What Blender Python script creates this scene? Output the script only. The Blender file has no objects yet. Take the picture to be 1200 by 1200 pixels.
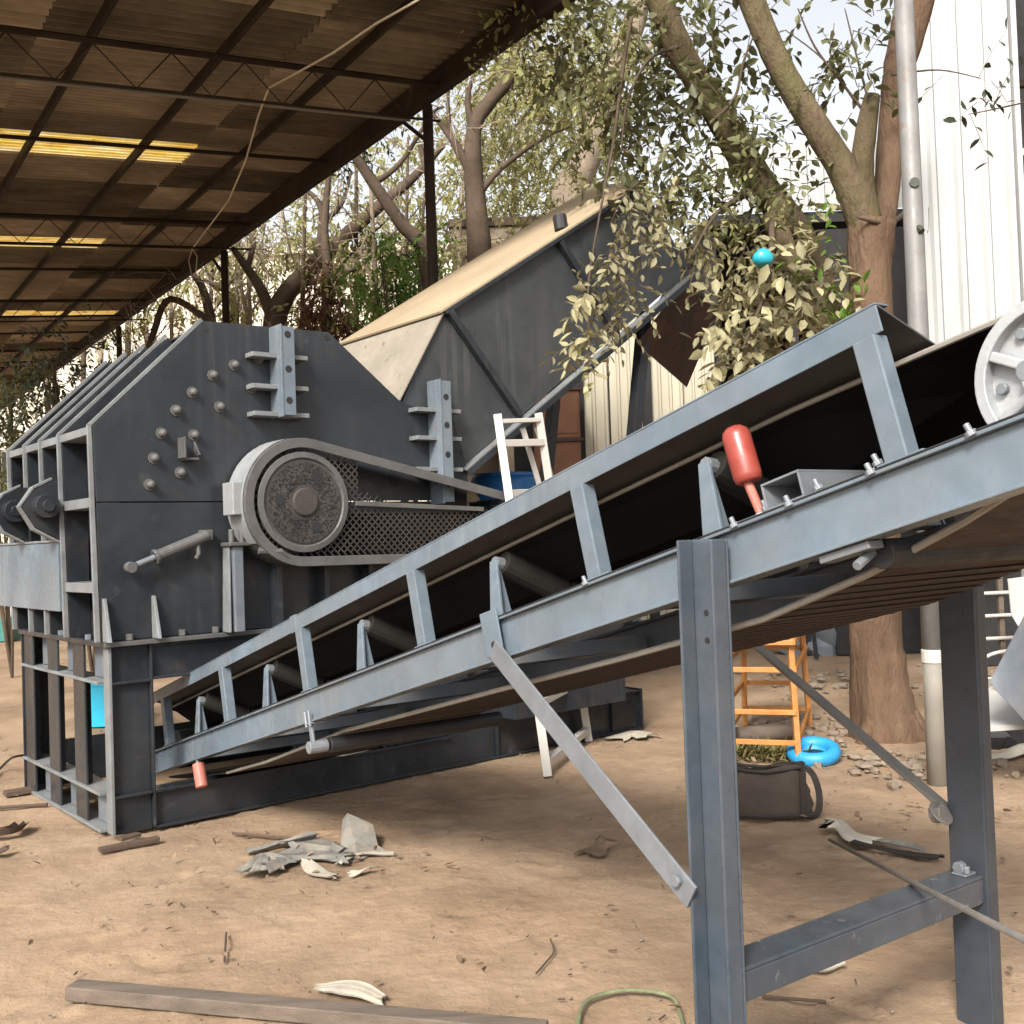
import bpy, math, random
import numpy as np
from mathutils import Vector as V, Matrix
R = math.radians
random.seed(7); RNG = np.random.default_rng(7)
scene = bpy.context.scene
C = scene.collection

# ------------------------------------------------------------------ camera
FOC, CAM_Z = 1233.0, 1.55
pitch, roll = math.atan(31/FOC), R(2.0)
fwd = V((0, math.cos(pitch), math.sin(pitch)))
r0 = V((1, 0, 0)); u0 = r0.cross(fwd)
rgt = r0*math.cos(roll) - u0*math.sin(roll)
upv = u0*math.cos(roll) + r0*math.sin(roll)
cam = bpy.data.cameras.new('camera'); cam_o = bpy.data.objects.new('camera', cam); C.objects.link(cam_o)
cam.sensor_fit = 'AUTO'; cam.sensor_width = 36; cam.lens = 36*FOC/1200
cam.clip_start = 0.05; cam.clip_end = 2000
cam_o.matrix_world = Matrix(((rgt.x, upv.x, -fwd.x, 0), (rgt.y, upv.y, -fwd.y, 0), (rgt.z, upv.z, -fwd.z, CAM_Z), (0, 0, 0, 1)))
scene.camera = cam_o

# ------------------------------------------------------------------ sky, sun, exposure
SUN_EL, SUN_AZ = R(38), V((-0.32, -0.95, 0)).normalized()      # the sun stands behind and left of the camera
w = bpy.data.worlds.new('World'); scene.world = w; w.use_nodes = True
nt = w.node_tree; nt.nodes.clear()
sky = nt.nodes.new('ShaderNodeTexSky'); sky.sky_type = 'NISHITA'; sky.sun_disc = False
sky.sun_elevation = SUN_EL; sky.sun_rotation = math.atan2(SUN_AZ.x, SUN_AZ.y)
sky.air_density = 1.2; sky.dust_density = 4.0; sky.ozone_density = 1.0
hsv = nt.nodes.new('ShaderNodeHueSaturation'); hsv.inputs['Saturation'].default_value = 0.18
bg = nt.nodes.new('ShaderNodeBackground'); bg.inputs['Strength'].default_value = 0.14
wo = nt.nodes.new('ShaderNodeOutputWorld')
nt.links.new(sky.outputs[0], hsv.inputs['Color']); nt.links.new(hsv.outputs[0], bg.inputs['Color']); nt.links.new(bg.outputs[0], wo.inputs[0])
sl = bpy.data.lights.new('sun', 'SUN'); sl.energy = 2.9; sl.angle = R(14); sl.color = (1, .95, .87)
so = bpy.data.objects.new('sun', sl); C.objects.link(so)
sd = V((SUN_AZ.x*math.cos(SUN_EL), SUN_AZ.y*math.cos(SUN_EL), math.sin(SUN_EL)))
so.rotation_euler = sd.to_track_quat('Z', 'Y').to_euler()
vs = scene.view_settings
vs.view_transform = 'Standard'; vs.look = 'None'; vs.gamma = 1; vs.use_curve_mapping = False; vs.exposure = 0.95
scene.display_settings.display_device = 'sRGB'
scene.cycles.max_bounces = 8; scene.cycles.use_denoising = True

# ------------------------------------------------------------------ helpers: pixels of the photograph to points
def ray(x, y): return rgt*((x-600)/FOC) + upv*((600-y)/FOC) + fwd
def at(x, y, Y): d = ray(x, y); return V((0, 0, CAM_Z)) + d*(Y/d.y)
def onp(x, y, p0, n):
    d = ray(x, y); c = V((0, 0, CAM_Z)); return c + d*((p0-c).dot(n)/d.dot(n))
def gr(x, y, z=0): return onp(x, y, V((0, 0, z)), V((0, 0, 1)))

# ------------------------------------------------------------------ materials
def node(nt, t, **kw):
    n = nt.nodes.new(t)
    for k, v in kw.items(): setattr(n, k, v)
    return n
def mat(name, col, rough=.55, metal=0.0, var=.25, scale=3.0, dust=0.0, dustcol=(.42, .33, .23), bump=.15, bscale=60, spec=.5, bdist=.01,
        transl=0.0, rnd=0.0, stretch=(1, 1, 1), wear=0.0, wearcol=(.3, .3, .3), rust=0.0, streak=0.0, streakcol=None):
    m = bpy.data.materials.new(name); m.use_nodes = True; nt = m.node_tree; N = nt.nodes; L = nt.links
    N.clear(); out = node(nt, 'ShaderNodeOutputMaterial'); b = node(nt, 'ShaderNodeBsdfPrincipled')
    b.inputs['Roughness'].default_value = rough; b.inputs['Metallic'].default_value = metal
    b.inputs['Specular IOR Level'].default_value = spec
    tc = node(nt, 'ShaderNodeTexCoord'); mp = node(nt, 'ShaderNodeMapping'); mp.inputs['Scale'].default_value = stretch
    L.new(tc.outputs['Object'], mp.inputs['Vector'])
    def noise(sc, det=5, ro=.6):
        n = node(nt, 'ShaderNodeTexNoise'); n.inputs['Scale'].default_value = sc; n.inputs['Detail'].default_value = det
        n.inputs['Roughness'].default_value = ro; L.new(mp.outputs[0], n.inputs['Vector']); return n.outputs['Fac']
    def mix(f, a, c2, blend='MIX'):
        x = node(nt, 'ShaderNodeMix', data_type='RGBA', blend_type=blend)
        for s, v in ((x.inputs[0], f), (x.inputs[6], a), (x.inputs[7], c2)):
            if hasattr(v, 'is_output'): L.new(v, s)
            else: s.default_value = (*v, 1) if isinstance(v, tuple) and len(v) == 3 else v
        return x.outputs[2]
    def rng(v, a, b2, lo=0., hi=1.):
        x = node(nt, 'ShaderNodeMapRange'); L.new(v, x.inputs[0])
        for i, q in enumerate((a, b2, lo, hi)): x.inputs[i+1].default_value = q
        return x.outputs[0]
    lo = tuple(c*(1-var) for c in col); hi = tuple(min(1, c*(1+var)) for c in col)
    c1 = mix(rng(noise(scale), .3, .7), lo, hi)
    c1 = mix(rng(noise(scale*9, 3), .35, .75, 0, .5), c1, tuple(c*(1-var*.9) for c in col))
    if rnd:
        oi = node(nt, 'ShaderNodeObjectInfo'); hs = node(nt, 'ShaderNodeHueSaturation')
        L.new(rng(oi.outputs['Random'], 0, 1, 1-rnd, 1+rnd), hs.inputs['Value']); L.new(c1, hs.inputs['Color']); c1 = hs.outputs[0]
    if streak:
        m2 = node(nt, 'ShaderNodeMapping'); m2.inputs['Scale'].default_value = (22, 22, .8); L.new(tc.outputs['Object'], m2.inputs['Vector'])
        sn = node(nt, 'ShaderNodeTexNoise'); sn.inputs['Scale'].default_value = 1; sn.inputs['Detail'].default_value = 6; L.new(m2.outputs[0], sn.inputs['Vector'])
        big = rng(noise(.9, 2), .45, .62); mu = node(nt, 'ShaderNodeMath', operation='MULTIPLY'); L.new(rng(sn.outputs['Fac'], .5, .68, 0, streak), mu.inputs[0]); L.new(big, mu.inputs[1])
        c1 = mix(mu.outputs[0], c1, streakcol or tuple(min(1, q*2.4) for q in col))
    if rust: c1 = mix(rng(noise(scale*2.3, 8, .7), .58, .68, 0, rust), c1, (.16, .07, .03))
    if wear: c1 = mix(rng(noise(scale*5, 8, .75), .60, .66, 0, wear), c1, wearcol)
    if dust: c1 = mix(rng(noise(scale*1.4, 6, .65), .38, .66, 0, dust), c1, dustcol)  # dust clouds; slate also uses them for painted reflections, skylight for bright sky
    L.new(c1, b.inputs['Base Color'])
    L.new(rng(noise(scale*4, 4), .3, .7, max(.05, rough-.12), min(1, rough+.15)), b.inputs['Roughness'])
    if bump:
        bp = node(nt, 'ShaderNodeBump'); bp.inputs['Strength'].default_value = bump; bp.inputs['Distance'].default_value = bdist
        L.new(noise(bscale, 6, .65), bp.inputs['Height']); L.new(bp.outputs[0], b.inputs['Normal'])
    sh = b.outputs[0]
    if transl:
        t = node(nt, 'ShaderNodeBsdfTranslucent'); ms = node(nt, 'ShaderNodeMixShader'); ms.inputs[0].default_value = transl
        L.new(c1, t.inputs['Color']); L.new(sh, ms.inputs[1]); L.new(t.outputs[0], ms.inputs[2]); sh = ms.outputs[0]
    L.new(sh, out.inputs[0]); return m

M = {}
M['slate'] = mat('slate paint', (.017, .0205, .025), .30, var=.35, scale=1.3, dust=.4, dustcol=(.040, .041, .043), spec=.42, bump=.07, bscale=14, wear=.3, wearcol=(.085, .085, .088), streak=.3, streakcol=(.065, .064, .062), rust=.12)  # grey dust clouds also paint in the plate's soft reflections
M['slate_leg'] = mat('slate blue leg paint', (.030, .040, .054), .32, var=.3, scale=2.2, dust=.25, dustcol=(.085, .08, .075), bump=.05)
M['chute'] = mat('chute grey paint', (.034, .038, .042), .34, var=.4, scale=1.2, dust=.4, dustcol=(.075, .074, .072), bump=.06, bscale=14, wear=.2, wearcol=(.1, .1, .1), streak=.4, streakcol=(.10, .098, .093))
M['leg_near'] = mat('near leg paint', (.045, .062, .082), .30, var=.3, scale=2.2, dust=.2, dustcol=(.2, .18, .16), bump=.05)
M['beam'] = mat('worn cross beam paint', (.042, .053, .068), .34, var=.3, scale=2.2, dust=.35, dustcol=(.09, .085, .08), wear=.75, wearcol=(.24, .22, .20), bump=.08)
M['edge'] = mat('dusty plate edge with painted light', (.15, .16, .166), .45, var=.35, scale=5, dust=.4, dustcol=(.20, .19, .17), wear=.3, wearcol=(.07, .07, .07))  # pale dusty tone also paints in the light caught by plate edges
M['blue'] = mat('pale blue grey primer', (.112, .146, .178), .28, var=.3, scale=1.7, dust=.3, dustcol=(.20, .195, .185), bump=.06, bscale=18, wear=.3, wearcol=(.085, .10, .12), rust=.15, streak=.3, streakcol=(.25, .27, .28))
M['blue_dk'] = mat('blue grey primer with shade painted in', (.10, .12, .145), .42, var=.2, scale=2.5, dust=.15, bump=.05)  # darker copy of the primer, shade painted into the colour
M['skirt'] = mat('brown grey skirt steel', (.05, .046, .043), .45, var=.25, scale=2.5, dust=.4, dustcol=(.085, .076, .068), bump=.06)
M['galv'] = mat('bare grey steel', (.19, .205, .22), .38, metal=.3, var=.2, scale=5, rust=.15, bump=.08)
M['rubber'] = mat('black belt rubber', (.006, .0055, .005), .95, var=.3, scale=3, bump=.1, spec=.15)
M['rubber_edge'] = mat('pale belt edge', (.24, .22, .19), .75, var=.2, scale=6, bump=.05)
M['belt_under'] = mat('brown belt cover', (.026, .014, .010), .75, var=.45, scale=3.2, dust=.3, dustcol=(.06, .034, .023), bump=.25, bscale=25, stretch=(2.5, .6, 1))
M['roller'] = mat('dusty roller', (.014, .012, .010), .8, var=.3, scale=6, spec=.3)
M['alu'] = mat('cast pulley metal', (.36, .37, .375), .45, metal=.2, var=.18, scale=9, bump=.15, wear=.25, wearcol=(.22, .22, .22))
M['red'] = mat('red paint', (.27, .04, .028), .34, var=.25, scale=8, bump=.06, spec=.5, dust=.25, dustcol=(.30, .11, .08), wear=.25, wearcol=(.12, .03, .025))
M['redfade'] = mat('faded red paint', (.36, .12, .09), .5, var=.2, scale=9)
M['mesh'] = mat('dusty brown guard mesh', (.036, .030, .026), .65, var=.35, scale=6, dust=.5, dustcol=(.06, .05, .043))
M['guard'] = mat('guard rim paint', (.075, .074, .073), .45, var=.3, scale=4, dust=.5, dustcol=(.115, .104, .092))
M['guard_lt'] = mat('guard drum paint', (.23, .245, .255), .42, var=.2, scale=3, dust=.15)
M['tan'] = mat('dust covered plate', (.34, .265, .175), 1.0, var=.15, scale=1.6, dust=.3, dustcol=(.40, .315, .21), bump=.2, spec=.05, wear=.3, wearcol=(.28, .22, .14), streak=.3, streakcol=(.24, .19, .13))
M['tan_lt'] = mat('chipped pale plate', (.25, .22, .175), .85, var=.25, spec=.2, scale=1.4, wear=.9, wearcol=(.07, .06, .05), bump=.15)
M['rustplate'] = mat('rusty plate', (.06, .032, .022), .75, var=.4, scale=2, rust=.5)
M['black'] = mat('black steel', (.015, .015, .016), .6, var=.3)
M['dirt'] = mat('dirt', (.26, .176, .112), .95, var=.4, scale=.9, dust=.6, dustcol=(.365, .268, .182), bump=1.0, bscale=22, wear=.6, wearcol=(.165, .105, .068), spec=.2)
M['roof'] = mat('weathered asbestos sheet', (.235, .192, .14), .9, var=.5, scale=1.5, rnd=.8, dust=.4, dustcol=(.27, .22, .155), streak=0, bump=.2, bscale=20, spec=.1)
M['roofsteel'] = mat('rusty brown roof steel', (.026, .017, .011), .8, var=.4, scale=3, spec=.2)
M['skylight'] = mat('yellowed translucent sheet', (1, .72, .26), .6, var=.25, scale=2.6, transl=.97, dust=.9, dustcol=(1, .95, .78), rust=.8, wear=1.0, wearcol=(1, 1, .95), bump=.1)  # white dust and wear patches paint bright sky showing through holes
M['pole'] = mat('grey pole paint', (.17, .165, .158), .5, var=.25, scale=4, rust=.4, bump=.06)
M['pale_pipe'] = mat('pale pipe', (.2, .18, .15), .7, var=.2)
M['cord'] = mat('pale cord', (.45, .38, .28), .9, var=.2)
M['bark'] = mat('red brown bark', (.125, .078, .05), .95, var=.4, scale=2.5, dust=.4, dustcol=(.24, .16, .105), bump=1.0, bscale=24, bdist=.04, wear=.7, wearcol=(.04, .022, .014), stretch=(1, 1, .3), spec=.15)
M['bark_moss'] = mat('mossy bark', (.115, .082, .054), .95, var=.55, scale=3.5, dust=.55, dustcol=(.125, .12, .045), bump=1.0, bscale=22, bdist=.04, wear=.5, wearcol=(.04, .03, .022), stretch=(1, 1, .45), spec=.15)
M['bark_dk'] = mat('dark bark', (.085, .062, .045), .95, var=.4, scale=3, bump=.8, bscale=25, spec=.1)
M['bark_pale'] = mat('pale bark', (.24, .19, .14), .95, var=.3, scale=3, bump=.8, bscale=25, spec=.1)
M['leaf_dusty'] = mat('dusty khaki leaf', (.34, .305, .165), .6, var=.45, scale=2.5, transl=.25, rnd=.3, bump=0)
M['leaf_green'] = mat('green leaf', (.135, .14, .058), .5, var=.45, scale=1.5, transl=.35, bump=0, rnd=.3)
M['leaf_dark'] = mat('dark green leaf', (.035, .045, .022), .5, var=.4, scale=1.5, transl=.15, bump=0)
M['leaf_yellow'] = mat('yellow green leaf', (.34, .325, .13), .6, var=.4, scale=1.2, transl=.5, bump=0)
M['leaf_dead'] = mat('dead brown leaf', (.16, .08, .042), .8, var=.4, scale=2, transl=.3, bump=0)
M['leaf_olive'] = mat('olive yellow leaf', (.24, .235, .095), .55, var=.45, scale=1.6, transl=.4, bump=0)
M['leaf_bright'] = mat('bright green leaf', (.12, .22, .03), .5, var=.3, scale=2, transl=.4, bump=0)
M['white_sheet'] = mat('white cladding', (.38, .39, .385), .5, var=.1, scale=1.2, dust=.25, dustcol=(.55, .53, .48), stretch=(3, 3, .3), bump=.03)
M['cream'] = mat('cream cladding', (.47, .43, .33), .6, var=.12, scale=1.5, dust=.4, dustcol=(.38, .34, .26), stretch=(4, 4, .35), bump=.05)
M['pale_wall'] = mat('pale plaster wall', (.66, .60, .51), .9, var=.2, scale=.9, dust=.75, dustcol=(.24, .17, .12), stretch=(2.2, 2.2, .12), bump=.1)
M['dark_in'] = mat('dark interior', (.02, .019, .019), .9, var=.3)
M['white_paint'] = mat('white paint', (.44, .42, .385), .5, var=.1, scale=6, dust=.2, dustcol=(.5, .42, .34))
M['whitesheet2'] = mat('dirty white sheet', (.36, .36, .35), .8, var=.15, scale=4, dust=.25)
M['orange'] = mat('orange paint', (.40, .155, .03), .55, var=.25, scale=6, dust=.35, dustcol=(.45, .26, .11), wear=.3, wearcol=(.2, .1, .04))
M['canvas'] = mat('brown canvas', (.050, .036, .027), .9, var=.25, scale=6, bump=.5, bscale=180)
M['strap'] = mat('dark strap', (.022, .016, .013), .8, var=.2)
M['basin'] = mat('blue plastic', (.02, .25, .50), .45, var=.12, scale=6)
M['cyan'] = mat('cyan plastic', (.015, .42, .62), .4, var=.1, scale=4)
M['drum'] = mat('blue drum plastic', (.02, .13, .36), .4, var=.15, scale=5)
M['sack'] = mat('tan sack', (.36, .26, .16), .9, var=.2, scale=8, bump=.4)
M['wood'] = mat('weathered timber', (.12, .092, .07), .85, var=.4, scale=3, stretch=(1, 10, 10), dust=.25, dustcol=(.2, .15, .11), bump=.5, bscale=40)
M['wood_dk'] = mat('dark wood', (.07, .045, .03), .85, var=.3, scale=4)
M['redwood'] = mat('reddish wood', (.22, .10, .055), .75, var=.25, scale=3)
M['cloth_grey'] = mat('grey tarpaulin', (.17, .165, .15), .8, var=.35, scale=6, dust=.35, bump=.3, bscale=50)
M['cloth_white'] = mat('off white plastic', (.42, .38, .31), .75, var=.25, scale=7, dust=.25, bump=.3, bscale=50)
M['hose'] = mat('cream hose', (.52, .46, .35), .6, var=.15, scale=6)
M['rope'] = mat('green grey rope', (.16, .17, .09), .9, var=.35, scale=14, bump=.6, bscale=90)
M['rod'] = mat('grey rod', (.17, .155, .14), .5, metal=.3, var=.2, scale=6)
M['weed'] = mat('yellow green weed', (.19, .165, .06), .8, var=.4, scale=5, transl=.3, bump=0)
M['stone'] = mat('pale stone', (.29, .225, .165), .95, var=.3, scale=6, rnd=.3, bump=.5)
M['litter'] = mat('dry litter', (.20, .135, .085), .9, var=.5, scale=4, transl=.1, bump=0)
M['teal'] = mat('turquoise plastic', (.02, .33, .42), .3, var=.15, scale=8)
M['green'] = mat('green plastic', (.03, .15, .12), .5, var=.15)
M['hill'] = mat('far scrub', (.07, .07, .04), .95, var=.4, scale=.5)

# ------------------------------------------------------------------ helpers: meshes
class MB:
    def __init__(s, fn=None): s.v = []; s.f = []; s.fn = fn
    def add(s, vs, fs):
        o = len(s.v); s.v += [tuple(V(p)) if s.fn is None else tuple(s.fn(*p)) for p in vs]; s.f += [tuple(i+o for i in f) for f in fs]; return s
    def box(s, x0, x1, y0, y1, z0, z1):
        return s.add([(x, y, z) for x in (x0, x1) for y in (y0, y1) for z in (z0, z1)],
                     [(0, 1, 3, 2), (4, 6, 7, 5), (0, 4, 5, 1), (2, 3, 7, 6), (0, 2, 6, 4), (1, 5, 7, 3)])
    def prism(s, pts, ext):
        pts = [V(p) for p in pts]; e = V(ext); n = len(pts)
        nrm = sum(((pts[i]-pts[0]).cross(pts[(i+1) % n]-pts[0]) for i in range(n)), V())
        if nrm.dot(e) > 0: pts = pts[::-1]
        return s.add(pts+[p+e for p in pts], [tuple(range(n)), tuple(range(2*n-1, n-1, -1))]+[(i, n+i, n+(i+1) % n, (i+1) % n) for i in range(n)])
    def extr(s, prof, p, q, up=(0, 0, 1)):
        p, q, up = V(p), V(q), V(up); d = (q-p).normalized(); side = d.cross(up).normalized(); up2 = side.cross(d)
        a = [p+side*x+up2*y for x, y in prof]
        return s.prism(a, q-p)
    def bar(s, p, q, wd, ht, up=(0, 0, 1)):
        return s.extr([(-wd/2, -ht/2), (wd/2, -ht/2), (wd/2, ht/2), (-wd/2, ht/2)], p, q, up)
    def tube(s, pts, r, n=8, cap=True, jit=0):
        pts = [V(p) for p in pts]; rs = r if hasattr(r, '__len__') else [r]*len(pts); prev = None; rings = []; col = [random.uniform(-1, 1) for _ in range(n)]
        for i, p in enumerate(pts):
            d = (pts[min(i+1, len(pts)-1)]-pts[max(i-1, 0)]).normalized()
            if prev is None: prev = d.orthogonal().normalized()
            a = (prev-d*prev.dot(d)).normalized(); prev = a; b = d.cross(a)
            rings.append([p+(a*math.cos(2*math.pi*k/n)+b*math.sin(2*math.pi*k/n))*rs[i]*(1+jit*(.75*col[k]+.4*random.uniform(-1, 1))) for k in range(n)])
        vs = [v for rg in rings for v in rg]
        fs = [(i*n+k, i*n+(k+1) % n, (i+1)*n+(k+1) % n, (i+1)*n+k) for i in range(len(pts)-1) for k in range(n)]
        if cap: fs += [tuple(range(n))[::-1], tuple(range((len(pts)-1)*n, len(pts)*n))]
        return s.add(vs, fs)
    def lathe(s, prof, c, ax, n=24):
        c, ax = V(c), V(ax).normalized(); a = ax.orthogonal().normalized(); b = ax.cross(a)
        vs = [c+ax*h+(a*math.cos(2*math.pi*k/n)+b*math.sin(2*math.pi*k/n))*r for h, r in prof for k in range(n)]
        fs = [(i*n+k, i*n+(k+1) % n, (i+1)*n+(k+1) % n, (i+1)*n+k) for i in range(len(prof)-1) for k in range(n)]
        fs += [tuple(range(n))[::-1], tuple(range((len(prof)-1)*n, len(prof)*n))]
        return s.add(vs, fs)
    def cyl(s, p, q, r, n=16, r2=None): return s.tube([p, q], [r, r if r2 is None else r2], n)
    def sphere(s, c, r, n=10, sc=(1, 1, 1), jit=0):
        vs = []; c = V(c)
        for i in range(1, n//2+1):
            t = math.pi*i/(n//2+1)
            for k in range(n):
                j = 1+random.uniform(-jit, jit); vs.append((c.x+r*sc[0]*j*math.sin(t)*math.cos(2*math.pi*k/n), c.y+r*sc[1]*j*math.sin(t)*math.sin(2*math.pi*k/n), c.z+r*sc[2]*j*math.cos(t)))
        m = n//2; fs = [(i*n+k, (i+1)*n+k, (i+1)*n+(k+1) % n, i*n+(k+1) % n) for i in range(m-1) for k in range(n)]
        fs += [tuple(range(n)), tuple(range((m-1)*n, m*n))[::-1]]
        return s.add(vs, fs)
    def build(s, name, m, parent=None, bevel=0, smooth=False, loc=(0, 0, 0), recalc=False):
        me = bpy.data.meshes.new(name); me.from_pydata(s.v, [], s.f); me.update()
        ms = m if isinstance(m, (list, tuple)) else [m]
        for x in ms: me.materials.append(M[x])
        o = bpy.data.objects.new(name, me); C.objects.link(o); o.location = loc
        if parent: o.parent = parent
        if smooth: me.polygons.foreach_set('use_smooth', [True]*len(me.polygons))
        if bevel:
            b = o.modifiers.new('bevel', 'BEVEL'); b.width = bevel; b.segments = 2; b.limit_method = 'ANGLE'; b.angle_limit = R(40)
        return o
def tag(o, label=None, cat=None, group=None, kind=None):
    if label: o['label'] = label
    if cat: o['category'] = cat
    if group: o['group'] = group
    if kind: o['kind'] = kind
    return o
def thing(name, label, cat, loc=(0, 0, 0), rz=0, group=None):
    o = bpy.data.objects.new(name, None); C.objects.link(o); o.location = loc; o.rotation_euler = (0, 0, rz); o.empty_display_size = .2
    return tag(o, label, cat, group)
def dup(o, loc=None, rot=None, parent=None, scale=None):
    c = o.copy(); C.objects.link(c); c.parent = parent or o.parent
    if loc is not None: c.location = loc
    if rot is not None: c.rotation_euler = rot
    if scale is not None: c.scale = scale
    return c
def channel(w_, h, t): return [(0, 0), (w_, 0), (w_, t), (t, t), (t, h-t), (w_, h-t), (w_, h), (0, h)]

# ------------------------------------------------------------------ ground
def build_ground():
    xs = np.concatenate([[-300, -120, -60, -30, -18], np.linspace(-10, -5.2, 30), np.linspace(-5, 5, 330), np.linspace(5.2, 10, 30), [18, 30, 60, 120, 300]])
    ys = np.concatenate([[-60, -20, -6], np.linspace(0.6, 8.6, 270), np.linspace(8.7, 16, 60), [20, 26, 36, 60, 120, 300]])
    X, Y = np.meshgrid(xs, ys, indexing='ij')
    def n2(f, s):
        r = np.random.default_rng(s); z = 0
        for k in range(6):
            a, p, q = r.uniform(0, 6.28, 3); z = z+np.sin(f*(X*math.cos(a)+Y*math.sin(a))*(1+.3*k)+p)*np.sin(f*.7*(Y*math.cos(q)-X*math.sin(q))+q)
        return z/6
    Z = n2(1.3, 1)*.020+n2(4, 2)*.010+n2(11, 3)*.006+RNG.normal(0, .0022, X.shape)-.012
    rr = np.random.default_rng(11)
    for k in range(120):      # scuffs and footprints trodden into the soft dirt
        y0 = 1.8+rr.uniform(0, 1)**1.2*6; x0 = rr.uniform(-.62, .62)*y0; a = rr.uniform(0, 6.28); q = rr.uniform(.8, 1.3)
        dx, dy = X-x0, Y-y0; p = (dx*math.cos(a)+dy*math.sin(a))/(.13*q); r = (-dx*math.sin(a)+dy*math.cos(a))/(.05*q); d2 = p*p+r*r
        Z += (-.011*np.exp(-d2*d2)+.006*np.exp(-(d2-1.7)**2*1.5))*rr.uniform(.4, 1.1)
    for k in range(900):      # clods
        y0 = 1.8+rr.uniform(0, 1)**1.2*6; x0 = rr.uniform(-.62, .62)*y0; i0 = np.abs(X[:, 0]-x0).argmin(); j0 = np.abs(Y[0]-y0).argmin(); Z[i0, j0] += rr.uniform(.003, .013)
    Z[np.abs(X) > 12] = -.02; Z[(Y < .5) | (Y > 16.5)] = -.02
    nx, ny = X.shape
    vs = np.stack([X, Y, Z], -1).reshape(-1, 3)
    i = np.arange(nx*ny).reshape(nx, ny)
    fs = np.stack([i[:-1, :-1], i[1:, :-1], i[1:, 1:], i[:-1, 1:]], -1).reshape(-1, 4)
    me = bpy.data.meshes.new('ground'); me.from_pydata(vs.tolist(), [], fs.tolist()); me.polygons.foreach_set('use_smooth', [True]*len(me.polygons))
    me.materials.append(M['dirt']); o = bpy.data.objects.new('ground', me); C.objects.link(o); o['kind'] = 'structure'
build_ground()

# ------------------------------------------------------------------ the open shed roof over the crusher
E0 = at(500, 100, 9.8)
e_ = V((-.69, 1, 0)).normalized(); s_h = V((-e_.y, e_.x, 0)); s_ = s_h*math.cos(R(6)) - V((0, 0, math.sin(R(6)))); n_ = s_.cross(e_)
if n_.z < 0: n_ = -n_
RM = Matrix(((e_.x, s_.x, n_.x, E0.x), (e_.y, s_.y, n_.y, E0.y), (e_.z, s_.z, n_.z, E0.z), (0, 0, 0, 1)))
def RP(e, s, n=0): return RM @ V((e, s, n))
roof = thing('shed_roof', 'open sided shed roof of brown corrugated sheets on rusty steel purlins above the crusher', 'roof')
def corr(width, length, waves, amp, th=.006):
    m = MB(); k = waves*6; vs = []
    for i in range(k+1):
        x = width*i/k; z = amp*math.sin(2*math.pi*waves*i/k); vs += [(x, 0, z), (x, length, z), (x, 0, z+th), (x, length, z+th)]
    fs = []
    for i in range(k):
        a = i*4; b = a+4; fs += [(a, a+1, b+1, b), (a+2, b+2, b+3, a+3), (a, b, b+2, a+2), (a+1, a+3, b+3, b+1)]
    return m.add(vs, fs)
rows = []; e = -2.3
for nxt in (-1.75, -.8, .15, 1.1, 1.7, 2.3, 2.9, 3.75, 4.6, 5.4, 6.15, 6.7, 7.6, 8.5, 9.4, 10.2, 11.0, 11.5, 12.4, 13.3, 14.2, 15.1, 16.0, 16.9, 17.8, 18.7, 19.6, 20.5, 21.4, 22.3, 23.2, 24.1): rows.append((e, nxt)); e = nxt
base_sheet = None; base_sky = None
RQ = RM.to_3x3().to_quaternion()
for i, (a, b) in enumerate(rows):
    isky = (a, b) in ((2.3, 2.9), (6.15, 6.7), (11.0, 11.5))
    for j, (s0, s1) in enumerate(((-.22, 1.42), (1.38, 3.42), (3.38, 5.4))):
        z = .08 + .009*((i % 2)+2*(j % 2)); sky_here = isky and j >= (1 if i < 14 else 0)
        if sky_here:
            if base_sky is None: o = base_sky = corr(1, 1, 7, .024).build('skylight_sheet', 'skylight', roof)
            else: o = dup(base_sky)
        else:
            if base_sheet is None: o = base_sheet = corr(1, 1, 8, .03).build('roof_sheet', 'roof', roof)
            else: o = dup(base_sheet)
        o.location = RP(a, s0, z); o.rotation_mode = 'QUATERNION'; o.rotation_quaternion = RQ; o.scale = (b-a-.004, s1-s0, 1)
pur = None
for s in (.0, 1.0, 2.05, 3.08, 4.12, 5.15):
    m = MB(RP); m.extr(channel(.04, .075, .010), (-2.36, s, -.045), (24.2, s, -.045), (0, 0, 1)) if s else m.box(-2.36, 24.2, -.055, .055, -.15, .045)
    m.build('purlin' if s else 'eave_beam', 'roofsteel', roof)
m = MB(RP).box(-2.36, 24.2, -.20, -.175, -.02, .05).build('fascia', 'roofsteel', roof)
for e in (-.28, 4.52, 9.3, 14.1, 18.9):
    m = MB(RP); m.tube([(e, -.1, -.11), (e, 5.4, -.11)], .026, 6); m.tube([(e+.05, .05, -.42), (e+.05, 5.4, -.42)], .012, 6)
    m.build('truss_chord', 'roofsteel', roof)
    m = MB(RP)
    for k in range(9): m.tube([(e+.02, .1+.6*k, -.12), (e+.05, .4+.6*k, -.42), (e+.02, .7+.6*k, -.12)], .0065, 5)
    m.build('truss_rod', 'roofsteel', roof)
for e in (2.12, 6.0, 7.4, 10.9, 12.5, 16): MB(RP).tube([(e, .0, -.05), (e, 5.4, -.05)], .02, 6).build('cross_bar', 'roofsteel', roof)
MB(RP).tube([(.45, -.05, -.17), (.47, 5.4, -.17)], .014, 6).build('pipe', 'pale_pipe', roof)
for e in (0.0, 5.6, 11.2, 16.8, 22.4):
    t = RP(e, .02, -.19); p = MB(); p.cyl((t.x, t.y, -.05), (t.x, t.y, t.z), .05, 12); p.bar((t.x, t.y, t.z-.35), RP(e+.45, .02, -.2), .03, .03)
    p.build('shed_post', 'roofsteel', roof, smooth=False)
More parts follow.
